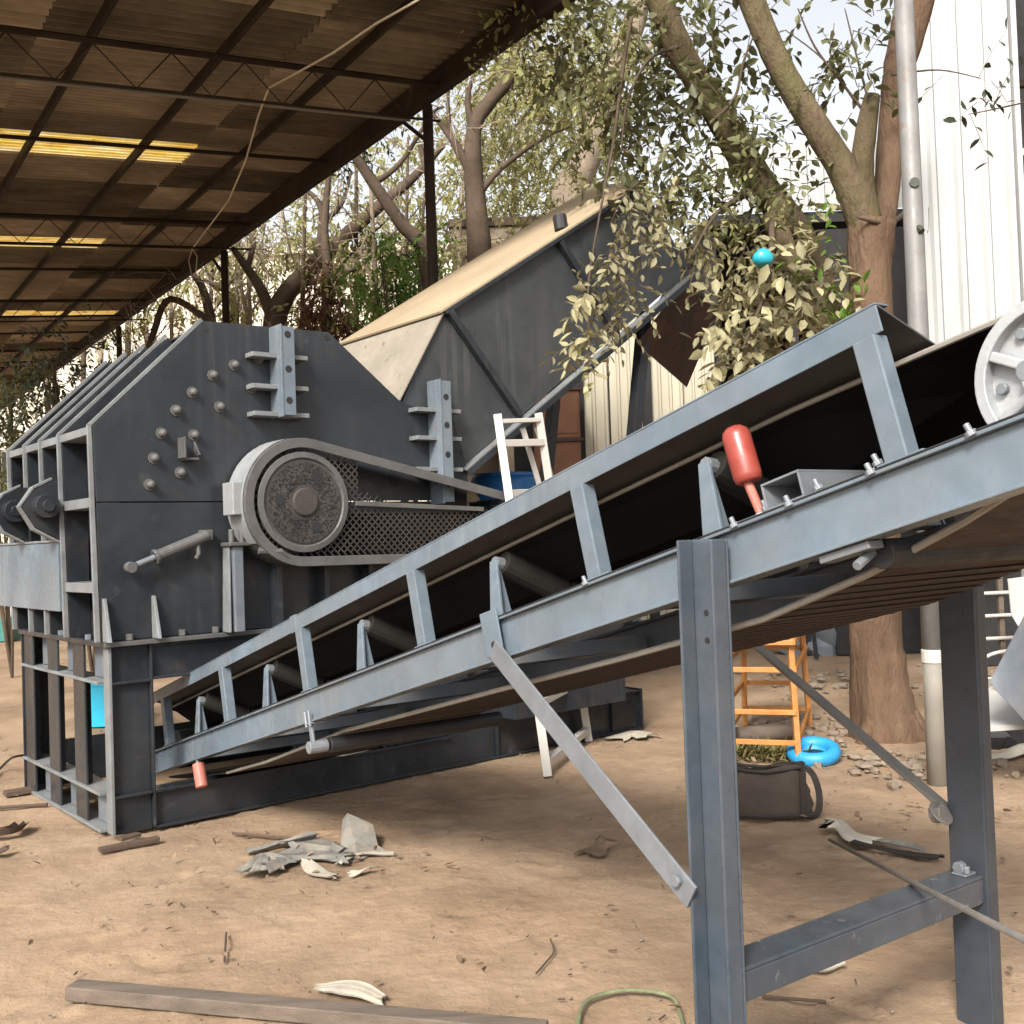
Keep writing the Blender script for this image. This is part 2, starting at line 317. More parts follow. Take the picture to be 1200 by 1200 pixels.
# cord hanging under the roof
def under(x, y, d): return onp(x, y, E0-n_*d, n_)
pts = [under(*q) for q in ((540, -40, .2), (490, 0, .3), (440, 28, .34), (390, 62, .36), (350, 84, .33), (315, 103, .24), (303, 135, .3), (288, 188, .34), (268, 235, .3), (225, 292, .22))]
m = MB().tube(pts, .009, 6); a = pts[-1]
m.tube([a, at(221, 306, a.y), at(226, 328, a.y)], .008, 5); m.tube([a, at(231, 300, a.y), at(229, 326, a.y)], .008, 5)
tag(m.build('hanging_cord', 'cord'), 'pale cord slung loosely beneath the brown shed roof with a dangling end', 'cord')

# ------------------------------------------------------------------ impact crusher; local axes: u along the front, v to the back, z up
OC = gr(131, 982); TH = math.atan2(.639, .769)
cr = thing('impact_crusher', 'large dark slate impact crusher with domed side plate, feed chute and belt guard', 'crusher', OC, TH)
U = V((math.cos(TH), math.sin(TH), 0)); W_ = V((-U.y, U.x, 0))
def fp(x, y, v=0):
    q = onp(x, y, OC+W_*v, W_)-OC; return V((q.dot(U), v, q.z))
D = 1.65; L0 = 4.17
def part(m, name, mt, bevel=.004, parent=cr, **k): return m.build(name, mt, parent, bevel, **k)
# base frame: corner posts, rails with proud flanges
def rail(z0, z1, u0, u1, name='base_rail'):
    m = MB(); m.box(u0, u1, .03, .05, z0, z1); m.box(u0, u1, 0, .12, z1-.016, z1); m.box(u0, u1, 0, .12, z0, z0+.016); return part(m, name, 'slate', .003)
# front: full width column then the opening for the conveyor
part(MB().box(.02, .235, .028, .045, .0, 1.03), 'column_web', 'slate')
part(MB().box(0.0, .02, -.012, .07, .012, 1.03), 'column_flange', ['edge'])
part(MB().box(.235, .25, -.004, .13, .012, 1.03), 'column_flange', 'slate')
for z in (.21, .83): part(MB().box(.021, .234, -.008, .027, z-.008, z+.008), 'stiffener', 'slate')
rail(0.0, .215, .251, 2.3)
rail(.83, 1.03, .251, 2.5)
part(MB().box(-.02, 2.62, -.03, D+.03, 1.031, 1.062), 'top_flange', ['slate'])
part(MB().box(-.028, 2.62, -.038, -.030, 1.033, 1.060), 'flange_edge', 'guard')
for u in (.95, 1.45, 2.0): part(MB().box(u, u+.016, .004, .029, .85, 1.01), 'stiffener', 'slate')
part(MB().box(1.75, 1.77, .0, .2, .216, .83), 'column_flange', 'slate'); part(MB().box(1.771, 2.48, .03, .05, .216, .83), 'column_web', 'slate')
rail(0.0, .31, 2.3, L0)
for u in (2.7, 3.3, 3.85): part(MB().box(u, u+.016, .002, .029, .017, .293), 'stiffener', 'slate')
part(MB().box(L0, L0+.016, -.01, D, 0, .32), 'end_plate', 'slate')
part(MB().box(.14, L0, D-.05, D-.02, 0, .3), 'back_rail', 'slate'); part(MB().box(2.3, L0, .121, D-.06, .292, .31), 'deck_plate', 'slate')
part(MB().box(.6, 2.6, D-.05, D-.02, .72, 1.03), 'back_rail', 'slate')
# left end of base frame: rails with recessed panels, uprights
for z in (.012, .215, .83):
    part(MB().box(-.014, .13, .141, D, z-.012, z+.006), 'end_rail', ['edge'], .003)
for v0, v1 in ((.072, .395), (.605, .895), (1.105, 1.415)):
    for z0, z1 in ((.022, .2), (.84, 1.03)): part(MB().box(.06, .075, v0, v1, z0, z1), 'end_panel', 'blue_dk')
for v in (.40, .90, 1.42):
    part(MB().box(0, .014, v, v+.2, .222, .817), 'upright', 'slate'); part(MB().box(.015, .06, v+.07, v+.085, .222, .817), 'upright_web', 'slate')
    for z0, z1 in ((.019, .202), (.837, 1.03)): part(MB().box(0.0, .014, v, v+.2, z0, z1), 'upright', 'slate')
part(MB().box(-.01, .2, D-.012, D, 0, 1.03), 'column_flange', 'slate')
for v in (.3, .8, 1.3):
    b = MB().cyl((-.0, v, 1.062), (-.0, v, 1.09), .02, 6); part(b, 'bolt', 'blue_dk', 0)
# body: outline of the front side plate
out = [(-.03, 1.063), (-.05, 2.245), (.60, 2.89), (1.44, 2.905), (2.0, 2.47), (2.48, 2.43), (2.52, 2.04), (2.45, 1.063)]
def plate(poly, v0, th): return MB().prism([(u, v0, z) for u, z in poly], (0, th, 0))
part(plate([(-.038, 1.828), (-.05, 2.245), (.60, 2.89), (1.44, 2.905), (1.96, 2.5), (2.2, 2.43), (2.2, 1.828)], 0, .02), 'side_plate', 'slate')
part(plate([(-.03, 1.063), (-.038, 1.823), (2.2, 1.823), (2.2, 1.063)], .003, .02), 'side_plate', 'slate')
part(plate([(2.206, 1.063), (2.206, 2.44), (2.40, 2.44), (2.52, 2.04), (2.45, 1.063)], .004, .02), 'side_plate', 'slate')
part(plate(out, D-.02, .02), 'side_plate', 'slate')
part(MB().box(.10, .115, .03, D-.03, 1.063, 2.2), 'end_plate', 'slate')
part(MB().prism([(.07, .03, 2.235), (.65, .03, 2.80), (.66, .03, 2.785), (.08, .03, 2.21)], (0, D-.06, 0)), 'slope_plate', 'slate')
part(MB().box(.62, 1.46, .021, D-.021, 2.86, 2.875), 'roof_plate', 'slate')
part(MB().box(-.06, .12, .0201, D-.021, 2.2, 2.245), 'cross_flange', 'edge', .003)
part(MB().prism([(1.45, .022, 2.88), (2.0, .022, 2.44), (2.0, .022, 2.42), (1.43, .022, 2.87)], (0, D-.05, 0)), 'slope_plate', 'slate')
# fins: plate with a pale edge
fin_v = [.0, .54, .91, 1.25, 1.63]
for i, v in enumerate(fin_v):
    poly = [(-.046, 1.8), (-.058, 2.245), (.60, 2.895), (.66, 2.85), (.09, 2.2), (.09, 1.8)]
    if i: part(plate([(-.03, 1.063)]+[(-.05, 2.245), (.60, 2.88), (.66, 2.85), (.09, 2.2)]+[(.09, 1.063)], v, .016), 'fin', 'slate', .002)
    z0 = 1.063 if i == 0 else (1.64 if i in (1,) else 1.63)
    m = MB(); m.prism([(-.062, v-.002, 1.063), (-.076, v-.002, 2.25), (-.054, v-.002, 2.245), (-.034, v-.002, 1.063)], (0, .022, 0))
    m.prism([(-.076, v-.002, 2.2505), (.588, v-.002, 2.905), (.602, v-.002, 2.888), (-.054, v-.002, 2.2455)], (0, .022, 0))
    part(m, 'fin_edge', 'edge', .002)
for v0, v1, zz in ((.024, .535, 1.80), (.56, .905, 1.80), (.93, 1.245, 1.8), (.024, .535, 1.33)):
    part(MB().box(-.055, .10, v0, v1, zz, zz+.055), 'cross_flange', 'edge', .003)
# lever arms on the end
def lever(v):
    poly = [(-.10, 1.98), (-.2, 1.93), (-.27, 1.83), (-.2, 1.71), (-.06, 1.63), (-.058, 1.98)]
    lv = part(plate(poly, v-.05, .05), 'lever_arm', 'slate', .004)
    part(MB().prism([(-.10, v-.055, 1.985), (-.2, v-.055, 1.935), (-.275, v-.055, 1.83), (-.2, v-.055, 1.705), (-.06, v-.055, 1.625), (-.06, v-.055, 1.612), (-.21, v-.055, 1.695), (-.288, v-.055, 1.83), (-.21, v-.055, 1.945), (-.10, v-.055, 2.0)], (0, .06, 0)), 'rim', 'edge', .002, lv)
    m = MB().cyl((-.15, v-.14, 1.83), (-.15, v-.05, 1.83), .07, 18); m.cyl((-.15, v-.16, 1.83), (-.15, v-.14, 1.83), .035, 12)
    part(m, 'pivot', 'slate', .004, lv)
lever(.62); lever(1.28)
# pale beam across the left end
m = MB().box(-.075, -.063, .59, 3.4, 1.215, 1.62); m.box(-.075, .1, .578, .5898, 1.215, 1.62)
part(m, 'side_beam', 'blue', .003); part(MB().box(-.083, .1, .575, 3.4, 1.621, 1.635), 'beam_flange', 'edge', .003)
# gusset fins and flange bolts on the front
for x, y in ((120, 745), (178, 743), (275, 738)):
    p = fp(x, y); 
    if x > 200: continue
    part(MB().prism([(p.x, -.001, 1.063), (p.x, -.10, 1.063), (p.x, -.025, 1.30), (p.x, -.001, 1.30)], (.02, 0, 0)), 'gusset', 'edge', .003)
fb = None
for u in (.12, .42, .62, 1.35, 1.75):
    if fb is None: fb = part(MB().cyl((0, 0, 0), (0, 0, .035), .022, 6), 'bolt', 'guard', .003, loc=(u, -.015, 1.062))
    else: dup(fb, (u, -.015, 1.062))
# liner bolts
lb = None
for x, y in ((274, 428), (249, 440), (225, 460), (206, 481), (189, 508), (180, 537), (175, 568), (257, 477), (227, 510), (211, 554), (303, 420), (295, 455)):
    p = fp(x, y)
    if lb is None:
        m = MB(); m.lathe([(0, .024), (.03, .024), (.045, .017), (.05, .006)], (0, 0, 0), (0, -1, 0), 10); m.lathe([(0, .034), (.008, .034)], (0, 0, 0), (0, -1, 0), 12)
        lb = part(m, 'bolt', 'guard', .002, loc=p)
    else: dup(lb, p)
for x, y in ((241, 385), (383, 396)):
    p = fp(x, y); part(MB().cyl((p.x, .001, p.z), (p.x, -.003, p.z), .018, 10), 'hole', 'black', 0)
# little open bracket
p = fp(218, 528); m = MB(); m.box(p.x-.05, p.x-.038, -.1, 0, p.z-.05, p.z+.07); m.box(p.x-.038, p.x+.05, -.07, 0, p.z-.06, p.z-.045); m.prism([(p.x+.045, 0, p.z+.06), (p.x+.045, -.08, p.z-.03), (p.x+.045, 0, p.z-.045)], (.012, 0, 0))
part(m, 'bracket', 'guard', .003)
# split-line lugs
def lug(u0, z0, z1, fins, holes):
    g = part(MB().box(u0-.05, u0-.035, -.15, 0, z0, z1), 'hinge_plate', 'blue', .003)
    part(MB().box(u0+.05, u0+.065, -.11, 0, z0+.03, z1-.02), 'hinge_plate', 'slate', .003)
    part(MB().box(u0-.034, u0+.045, -.147, -.135, z0+.01, z1-.01), 'cover', 'blue', .003, g)
    for z in holes: part(MB().cyl((u0+.0, -.149, z), (u0+.0, -.146, z), .022, 10), 'hole', 'black', 0, g)
    for z in fins: part(MB().box(u0-.21, u0+.16, -.10, -.001, z, z+.028), 'lug_fin', 'edge', .003)
lug(1.07, 2.33, 2.89, (2.69, 2.5, 2.335), (2.83, 2.62, 2.43))
lug(2.24, 1.80, 2.64, (2.42, 2.23, 2.02), (2.52, 2.33, 2.13, 1.93))
# hydraulic cylinder
a, b = fp(153, 665, -.06), fp(243, 627, -.06); d = (b-a)
hy = part(MB().cyl(a+d*.3, b, .034, 16), 'hydraulic_cylinder', 'guard', .004)
part(MB().cyl(a+d*.08, a+d*.3, .018, 12), 'piston_rod', 'galv', 0, hy)
m = MB().lathe([(-.025, .032), (.025, .032)], a, (0, 1, 0), 14); part(m, 'rod_eye', 'guard', .004, hy)
part(MB().cyl(a+d*.30, a+d*.34, .044, 14), 'gland', 'guard', .003, hy); part(MB().box(b.x-.03, b.x+.04, -.05, 0, b.z-.03, b.z+.03), 'mount', 'guard', .004, hy)
part(MB().tube([b+V((-.06, 0, -.03)), b+V((-.06, -.01, -.11)), b+V((-.07, 0, -.13))], .014, 8), 'hose_fitting', 'guard', 0, hy)
# bearing post and ribs below the guard
u = .72; m = MB(); m.box(u-.028, u+.032, -.13, -.02, 1.063, 1.56); part(m, 'bearing_post', 'blue_dk', .005)
part(MB().prism([(u-.06, -.02, 1.063), (u-.06, -.12, 1.063), (u-.045, -.10, 1.58), (u-.045, -.02, 1.58)], (.012, 0, 0)), 'post_gusset', 'edge', .003)
m = MB(); 
for dx in (-.035, .03): m.cyl((u+dx, -.12, 1.56), (u+dx, -.12, 1.66), .018, 8)
m.box(u-.06, u+.10, -.15, -.02, 1.561, 1.585); part(m, 'bearing_block', 'guard', .006)
for uu in (.98, 1.3, 1.62, 1.95): part(MB().box(uu, uu+.035, -.10, 0.0, 1.063, 1.5), 'rib', 'slate', .003)
# belt guard: rim band from the large drum to the small motor pulley, standing off the side plate
GV = -.25
c1, r1, c2, r2 = V((1.09, 0, 1.81)), .385, V((2.95, 0, 1.60)), .20
def outline(off=0, n=26):
    dx, dz = c2.x-c1.x, c2.z-c1.z; dist = math.hypot(dx, dz); base = math.atan2(dz, dx); al = math.acos((r1-r2)/dist); pts = []
    for k in range(n+1): t = base+al+(2*math.pi-2*al)*k/n; pts.append((c1.x+(r1+off)*math.cos(t), c1.z+(r1+off)*math.sin(t)))
    for k in range(n//2+1): t = base-al+2*al*k/(n//2); pts.append((c2.x+(r2+off)*math.cos(t), c2.z+(r2+off)*math.sin(t)))
    return pts
def ringband(o1, o2, v0, v1, idx=None):
    m = MB(); A, B = outline(o1), outline(o2); n = len(A); vs = []
    for (a, b) in zip(A, B): vs += [(a[0], v0, a[1]), (a[0], v1, a[1]), (b[0], v0, b[1]), (b[0], v1, b[1])]
    fs = []
    for i in range(n):
        a = i*4; b = ((i+1) % n)*4; fs += [(a, b, b+1, a+1), (a+2, a+3, b+3, b+2), (a, a+2, b+2, b), (a+1, b+1, b+3, a+3)]
    return m.add(vs, fs)
gd = part(ringband(0, -.012, GV, -.03), 'belt_guard', 'guard', .003, smooth=False)
# the drum-side of the band is paler
n = 26; m = MB(); A = outline(.004)[1:20]
vs = []; 
for a in A: vs += [(a[0], GV+.006, a[1]), (a[0], -.03, a[1])]
m.add(vs, [(i*2, i*2+1, i*2+3, i*2+2) for i in range(len(A)-1)]); part(m, 'drum_band', 'guard_lt', 0, gd, smooth=True)
part(ringband(-.002, -.06, GV-.012, GV-.001), 'front_flange', 'guard', .003, gd)
# expanded mesh
def inside(x, z, off=-.055):
    P = outline(off); c = False; j = len(P)-1
    for i in range(len(P)):
        if (P[i][1] > z) != (P[j][1] > z) and x < (P[j][0]-P[i][0])*(z-P[i][1])/(P[j][1]-P[i][1])+P[i][0]: c = not c
        j = i
    return c
m = MB(); st = .046
for i in range(int(2.6/st)):
    for j in range(int(.85/st)):
        x, z = .7+i*st, 1.38+j*st*1.0
        for k in (0, 1):
            xx, zz = x+k*st/2, z+k*st/2
            if not inside(xx+st/4, zz) : continue
            if zz > 1.86-.33*(xx-1.5) and xx > 1.46 and zz > 1.79-.05*(xx-1.5): continue     # open gap under the top of the rim
            for q in (-1, 1):
                m.add([(xx, GV+.02, zz), (xx+st/2, GV+.02, zz+q*st/2), (xx+st/2, GV+.02, zz+q*st/2+.011), (xx, GV+.02, zz+.011)], [(0, 1, 2, 3)])
o = part(m, 'guard_mesh', 'mesh', 0, gd); o['kind'] = 'stuff'
m = MB().bar((1.45, GV+.005, 1.80), (2.45, GV+.005, 1.755), .02, .03); part(m, 'mesh_frame', 'guard', .003, gd)
part(MB().box(1.2, 2.9, -.10, -.09, 1.47, 1.74), 'drive_belt', 'rubber', 0)
# the large pulley seen in the guard
m = MB().lathe([(0, .285), (.02, .30), (.03, .30), (.035, .265), (.02, .255), (.02, .1)], (1.09, GV+.02, 1.81), (0, -1, 0), 40); 
pl = part(m, 'pulley', 'guard', .002, gd)
part(MB().lathe([(0, .245), (.012, .245)], (1.09, GV+.0, 1.81), (0, -1, 0), 32), 'pulley_face', 'mesh', 0, gd)
part(MB().lathe([(0, .085), (.012, .085), (.016, .075)], (1.09, GV-.012, 1.81), (0, -1, 0), 24), 'hub', 'mesh', .003, gd)
for k in range(3):
    t = R(-65+120*k); x, z = 1.09+.165*math.cos(t), 1.81+.165*math.sin(t)
    part(MB().lathe([(0, .032), (.003, .032)], (x, GV-.0125, z), (0, -1, 0), 14), 'hole', 'black', 0, gd)
m = MB()
for k in range(900):
    t, r = random.uniform(0, 6.283), random.uniform(.105, .238); x, z = 1.09+r*math.cos(t), 1.81+r*math.sin(t); s2 = .006
    m.add([(x-s2, GV-.0135, z), (x, GV-.0135, z-s2), (x+s2, GV-.0135, z), (x, GV-.0135, z+s2)], [(0, 1, 2, 3)])
o = part(m, 'mesh_hole', 'black', 0, gd); o['kind'] = 'stuff'
m = MB().box(.655, .72, GV+.03, -.08, 1.74, 1.93); part(m, 'hinge_block', 'guard_lt', .006, gd)
part(MB().tube([(.80, GV+.02, 1.53), (.93, GV+.0, 1.52), (1.02, GV+.01, 1.45)], .02, 8), 'latch', 'guard', 0, gd)
# motor and its bed
part(MB().box(2.62, 3.7, -.3, 1.1, .311, 1.2), 'motor_bed', 'slate'); m = MB().cyl((3.0, .0, 1.55), (3.0, .75, 1.55), .27, 20)
for k in range(20): t = 2*math.pi*k/20; m.bar((3+.28*math.cos(t), .05, 1.55+.28*math.sin(t)), (3+.28*math.cos(t), .65, 1.55+.28*math.sin(t)), .012, .04)
m.box(2.75, 3.25, .05, .7, 1.201, 1.3); part(m, 'motor', 'slate', .003)
# feed chute
CT = 1.35
A, B, Cc, Dd = (2.35, 3.14), (4.45, 4.45), (5.02, 3.76), (2.47, 2.03)
part(plate([A, (4.45, 4.45), (5.0, 3.79), (2.5, 2.07), (2.2, 2.44), (2.0, 2.49)], -.003 if False else .026, .016), 'chute_side', 'chute')
part(plate([A, (5.1, 4.87), (5.6, 4.2), (2.5, 2.07), (2.0, 2.49)], CT, .016), 'chute_side', 'chute')
def slab(p, q, v0, v1, th): # plate spanning the chute between two (u,z) points
    d = V((q[0]-p[0], 0, q[1]-p[1])).normalized(); n = V((-d.z, 0, d.x))*th
    return MB().prism([(p[0], v0, p[1]), (q[0], v0, q[1]), (q[0]+n.x, v0, q[1]+n.z), (p[0]+n.x, v0, p[1]+n.z)], (0, v1-v0, 0))
d = V((B[0]-A[0], 0, B[1]-A[1])).normalized(); nn = V((-d.z, 0, d.x))*.02
m = MB().prism([(A[0]-.03, -.01, A[1]-.02), (B[0], -.01, B[1]), (5.2, CT+.03, 4.92), (A[0]-.03, CT+.03, A[1]-.02)], nn); part(m, 'chute_lid', 'tan', .004)
part(slab((1.955, 2.50), (2.345, 3.135), .0, CT, -.016), 'chute_front_plate', 'tan_lt', .004)
part(slab((2.5, 2.06), (5.55, 4.17), .045, CT-.01, .018), 'chute_floor', 'rustplate', .003)
d2 = V((Cc[0]-Dd[0], 0, Cc[1]-Dd[1])); dn = d2.normalized(); pn = V((-dn.z, 0, dn.x))
m = MB().prism([V((Dd[0], -.05, Dd[1])), V((Cc[0], -.05, Cc[1])), V((Cc[0], -.05, Cc[1]))+pn*.015, V((Dd[0], -.05, Dd[1]))+pn*.015], (0, .08, 0)); part(m, 'chute_angle', 'edge', .003)
m = MB().prism([V((Dd[0], -.052, Dd[1]))-pn*.045, V((Cc[0], -.052, Cc[1]))-pn*.045, V((Cc[0], -.052, Cc[1]))+pn*.001, V((Dd[0], -.052, Dd[1]))+pn*.001], (0, .012, 0)); part(m, 'chute_angle', 'slate', .003)
for p, q in (((2.40, 3.14), (3.0, 2.46)), ((3.47, 3.80), (4.05, 3.14))):
    m = MB().bar((p[0], .0, p[1]), (q[0], .0, q[1]), .05, .06, (0, 1, 0)); part(m, 'stiffener', 'slate', .004)
m = MB().bar((2.36, 0.0, 3.13), (4.45, 0.0, 4.435), .03, .05, (0, 1, 0)); part(m, 'lid_angle', 'slate', .004)
for k in range(4):
    p = V((4.62+.1*k, .01, 4.235-.118*k)); part(MB().cyl((p.x, .027, p.z-.1), (p.x, .02, p.z-.1), .03, 10), 'hole', 'black', 0)
q1, q2, q3, q4 = V((4.32, .035, 3.10)), V((5.0, .035, 3.75)), V((6.0, .55, 3.62)), V((5.75, .75, 2.93))
part(MB().prism([q1, q2, q3, q4], (.012, .012, .012)), 'mouth_plate', 'rustplate', .003)
p = fp(640, 268, .3); part(MB().cyl((p.x, .12, p.z-.06), (p.x, .14, p.z+.06), .055, 12), 'lifting_eye', 'black', .004)
for u0, z0 in ((4.5, 0.31), (4.5, .31)): pass
for v in (.15, CT-.15): part(MB().bar((4.0, v, .311), (4.55, v, 3.40), .09, .09), 'chute_leg', 'slate', .004)

# ------------------------------------------------------------------ belt conveyor; local axes: a up the belt, b across, c square to the belt
vp = -ray(-273, 1056); vp.normalize()
ah = V((vp.x, vp.y, 0)).normalized(); PHI = math.asin(vp.z); P0 = at(842, 690, 2.7); CPH, SPH = math.cos(PHI), math.sin(PHI)
cv = thing('belt_conveyor', 'pale blue grey inclined belt conveyor rising on two slate legs in the foreground', 'conveyor', (P0.x, P0.y, 0), math.atan2(ah.y, ah.x))
def CV(a, b, c): return V((a*CPH-c*SPH, b, P0.z+a*SPH+c*CPH))
def DV(a, b, c): return V((a*CPH-c*SPH, b, a*SPH+c*CPH))
def cpt(m, name, mt, bevel=.003, parent=cv, **k): return m.build(name, mt, parent, bevel, **k)
WB, A0, A1 = 1.05, -5.25, 1.35
def stringer(b, sgn):
    m = MB(CV); w_ = .055*sgn; t = .008*sgn
    for (b0, b1, c0, c1) in ((0, t, .009, .126), (0-.02*sgn, w_, .1265, .136), (-.02*sgn, w_, 0, .0085)):
        m.box(A0, A1, min(b+b0, b+b1), max(b+b0, b+b1), c0, c1)
    return m
cpt(stringer(0, 1), 'stringer', 'blue', .002)
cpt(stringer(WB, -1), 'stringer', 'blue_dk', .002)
cpt(MB(CV).box(A0, A1, -.022, .0, .1362, .1395), 'flange_edge', 'black', 0)
for k in range(6):
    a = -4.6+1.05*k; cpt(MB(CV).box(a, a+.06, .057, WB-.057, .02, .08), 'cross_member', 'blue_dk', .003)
# guard rail with inner skirt
for b, sg in ((0, 1), (WB, -1)):
    m = MB(CV); a0, a1 = -5.1, .64
    bb = sorted((b, b+.006*sg)); m.box(a0, a1, bb[0], bb[1], .425, .488)
    bb = sorted((b, b+.05*sg)); m.box(a0, a1, bb[0], bb[1], .4885, .494)
    cpt(m, 'guard_rail', 'blue', .002)
    m = MB(CV); m.prism([V((a0, b+.007*sg, .4845)), V((a1, b+.007*sg, .4845)), V((a1, b+.20*sg, .402)), V((a0, b+.20*sg, .402))], (0, 0, .006)); cpt(m, 'skirt_plate', 'skirt', .001)
    m = MB(CV); bb = sorted((b+.19*sg, b+.215*sg)); m.box(a0, a1-.02, bb[0], bb[1], .386, .401); cpt(m, 'skirt_rubber', 'rubber', .002)
# the joint of two rail lengths
cpt(MB(CV).box(-2.66, -2.60, -.004, .056, .420, .4985), 'rail_joint', 'blue', .002)
po = None
for b, sg in ((0, 1), (WB, -1)):
    for a in (-4.68, -3.62, -2.57, -1.50, -.46, .595):
        if po is None:
            m = MB(DV); m.box(-.03, .03, -.012, .038, .1365, .425); m.box(-.05, .07, -.015, .05, .1366, .146); po = cpt(m, 'post', 'blue', .004, loc=CV(a, b, 0)); last = po
        else: last = dup(po, CV(a, b-(0 if sg > 0 else .026), 0))
m = MB()
# idler sets: tapered bracket on each side with three rollers
br = rl = rc = bo = None
IDL = [-4.21, -3.15, -2.08, -1.04, 0.0]
for a in IDL:
    for b, sg in ((.02, 1), (WB-.02, -1)):
        if br is None:
            m = MB(DV); m.prism([V((-.036, 0, .137)), V((.036, 0, .137)), V((.02, .03, .345)), V((-.02, .03, .345))], (0, .012, 0)); m.prism([V((-.012, 0, .137)), V((-.012, .07, .137)), V((-.012, .05, .34)), V((-.012, .03, .34))], (.02, 0, 0))
            br = cpt(m, 'idler_bracket', 'blue', .003, loc=CV(a, b, 0))
        else:
            o = dup(br, CV(a, b, 0))
            if sg < 0: o.rotation_euler = (0, 0, math.pi)
            if sg < 0: o.rotation_euler = (0, 0, 0); o.scale = (1, -1, 1)
    def rol(b0, c0, b1, c1, r=.045): return MB(DV).cyl(V((0, b0, c0)), V((0, b1, c1)), r, 14)
    if rl is None:
        rl = cpt(rol(.09, .335, .33, .215), 'roller', 'roller', .004, loc=CV(a, 0, 0)); rc = cpt(rol(.36, .205, .69, .205), 'roller', 'roller', .004, loc=CV(a, 0, 0))
        r2_ = cpt(rol(.72, .215, .96, .335), 'roller', 'roller', .004, loc=CV(a, 0, 0)); bo = cpt(MB(DV).cyl(V((0, .055, .335)), V((0, .09, .330)), .024, 10), 'bearing', 'galv', .003, loc=CV(a, 0, 0))
        fr = cpt(MB(DV).box(-.03, .03, .02, WB-.02, .138, .155), 'idler_base', 'blue_dk', .003, loc=CV(a, 0, 0))
    else:
        for q in (rl, rc, r2_, bo, fr): dup(q, CV(a, 0, 0))
# troughed carrying belt
m = MB(CV); sec = [(.155, .405), (.20, .388), (.345, .262), (.42, .252), (.63, .252), (.705, .262), (.85, .388), (.895, .405)]
PC, PR = V((.90, 0, .222)), .163
flat = [(.17, .388), (.22, .388), (.36, .388), (.44, .388), (.61, .388), (.69, .388), (.83, .388), (.88, .388)]
st = [(-5.1, 0), (.25, 0), (.6, .55), (.9, 1)]; vs = []; ns = len(sec)
for a, f in st:
    for dz in (0, -.010): vs += [(a, s[0]*(1-f)+g[0]*f, s[1]*(1-f)+g[1]*f+dz) for s, g in zip(sec, flat)]
fs = []
for i in range(len(st)-1):
    o, p = i*2*ns, (i+1)*2*ns
    for k in range(ns-1): fs += [(o+k, p+k, p+k+1, o+k+1), (o+ns+k, o+ns+k+1, p+ns+k+1, p+ns+k)]
    fs += [(o, o+ns, p+ns, p), (o+ns-1, p+ns-1, p+2*ns-1, o+2*ns-1)]
cpt(m.add(vs, fs), 'carrying_belt', 'rubber', 0)
cpt(MB(CV).tube([(-5.1, .15, .401), (.25, .15, .401), (.6, .16, .393), (.9, .165, .384)], .007, 6), 'belt_edge', 'rubber_edge', 0)
# return belt with its pale edge
path = [(.9, .055), (.80, .045), (.62, .0), (.35, -.05), (0, -.085), (-.6, -.082), (-1.3, -.07), (-2.0, -.062), (-2.55, -.055), (-3.0, -.075), (-3.5, -.095), (-4.1, -.095), (-4.8, -.06), (-5.2, -.02)]
m = MB(CV); vs = [(a, b, c+dz) for a, c in path for b, dz in ((.14, 0), (.91, 0), (.91, -.011), (.14, -.011))]
cpt(m.add(vs, [(i*4+k, i*4+(k+1) % 4, i*4+4+(k+1) % 4, i*4+4+k) for i in range(len(path)-1) for k in range(4)]), 'return_belt', 'belt_under', 0)
cpt(MB(CV).tube([(a, .134, c-.006) for a, c in path[:9]], .009, 6), 'belt_edge', 'rubber_edge', 0)
cpt(MB(CV).tube([(a, .134, c-.006) for a, c in path[8:12]], .008, 6), 'belt_edge', 'rubber_edge', 0)
# transverse cleat ribs of the belt's underside
rb = None
for k in range(46):
    a = .45-.062*k
    c = np.interp(a, [p[0] for p in path[::-1]], [p[1] for p in path[::-1]])-.0112
    if rb is None: rb = cpt(MB(DV).prism([V((-.004, .16, 0)), V((.010, .16, 0)), V((.034, .9, 0)), V((.02, .9, 0))], DV(0, 0, -.002)), 'belt_rib', 'belt_under', 0, loc=CV(a, 0, c))
    else: dup(rb, CV(a, 0, c))
# head pulley
pu = cpt(MB(CV).cyl((PC.x, .15, PC.z), (PC.x, .9, PC.z), PR-.004, 40), 'head_pulley', 'alu', .002)
m = MB(CV)
def ring(r0_, r1_, b0, b1, n=48):
    vs = [(PC.x+r*math.cos(2*math.pi*k/n), b, PC.z+r*math.sin(2*math.pi*k/n)) for k in range(n) for r, b in ((r0_, b0), (r1_, b0), (r1_, b1), (r0_, b1))]
    return vs, [(k*4+j, k*4+(j+1) % 4, ((k+1) % n)*4+(j+1) % 4, ((k+1) % n)*4+j) for k in range(n) for j in range(4)]
m.add(*ring(.142, PR+.004, .118, .16)); cpt(m, 'rim', 'alu', .003, pu)
m = MB(CV); m.add(*ring(.045, .062, .112, .15)); m.add(*ring(.0, .044, .118, .15)); cpt(m, 'hub', 'alu', .003, pu)
for k in range(6):
    t = R(22+60*k); m = MB(CV)
    p = V((PC.x+.06*math.cos(t), .132, PC.z+.06*math.sin(t))); q = V((PC.x+.142*math.cos(t), .132, PC.z+.142*math.sin(t)))
    m.bar(p, q, .022, .026, (0, 1, 0)); cpt(m, 'spoke', 'alu', .004, pu)
    t += R(30); x, z = PC.x+.118*math.cos(t), PC.z+.118*math.sin(t); cpt(MB(CV).cyl((x, .135, z), (x, .152, z), .013, 8), 'bolt', 'galv', .002, pu)
cpt(MB(CV).cyl((PC.x, .02, PC.z), (PC.x, WB-.02, PC.z), .022, 14), 'shaft', 'galv', .002)
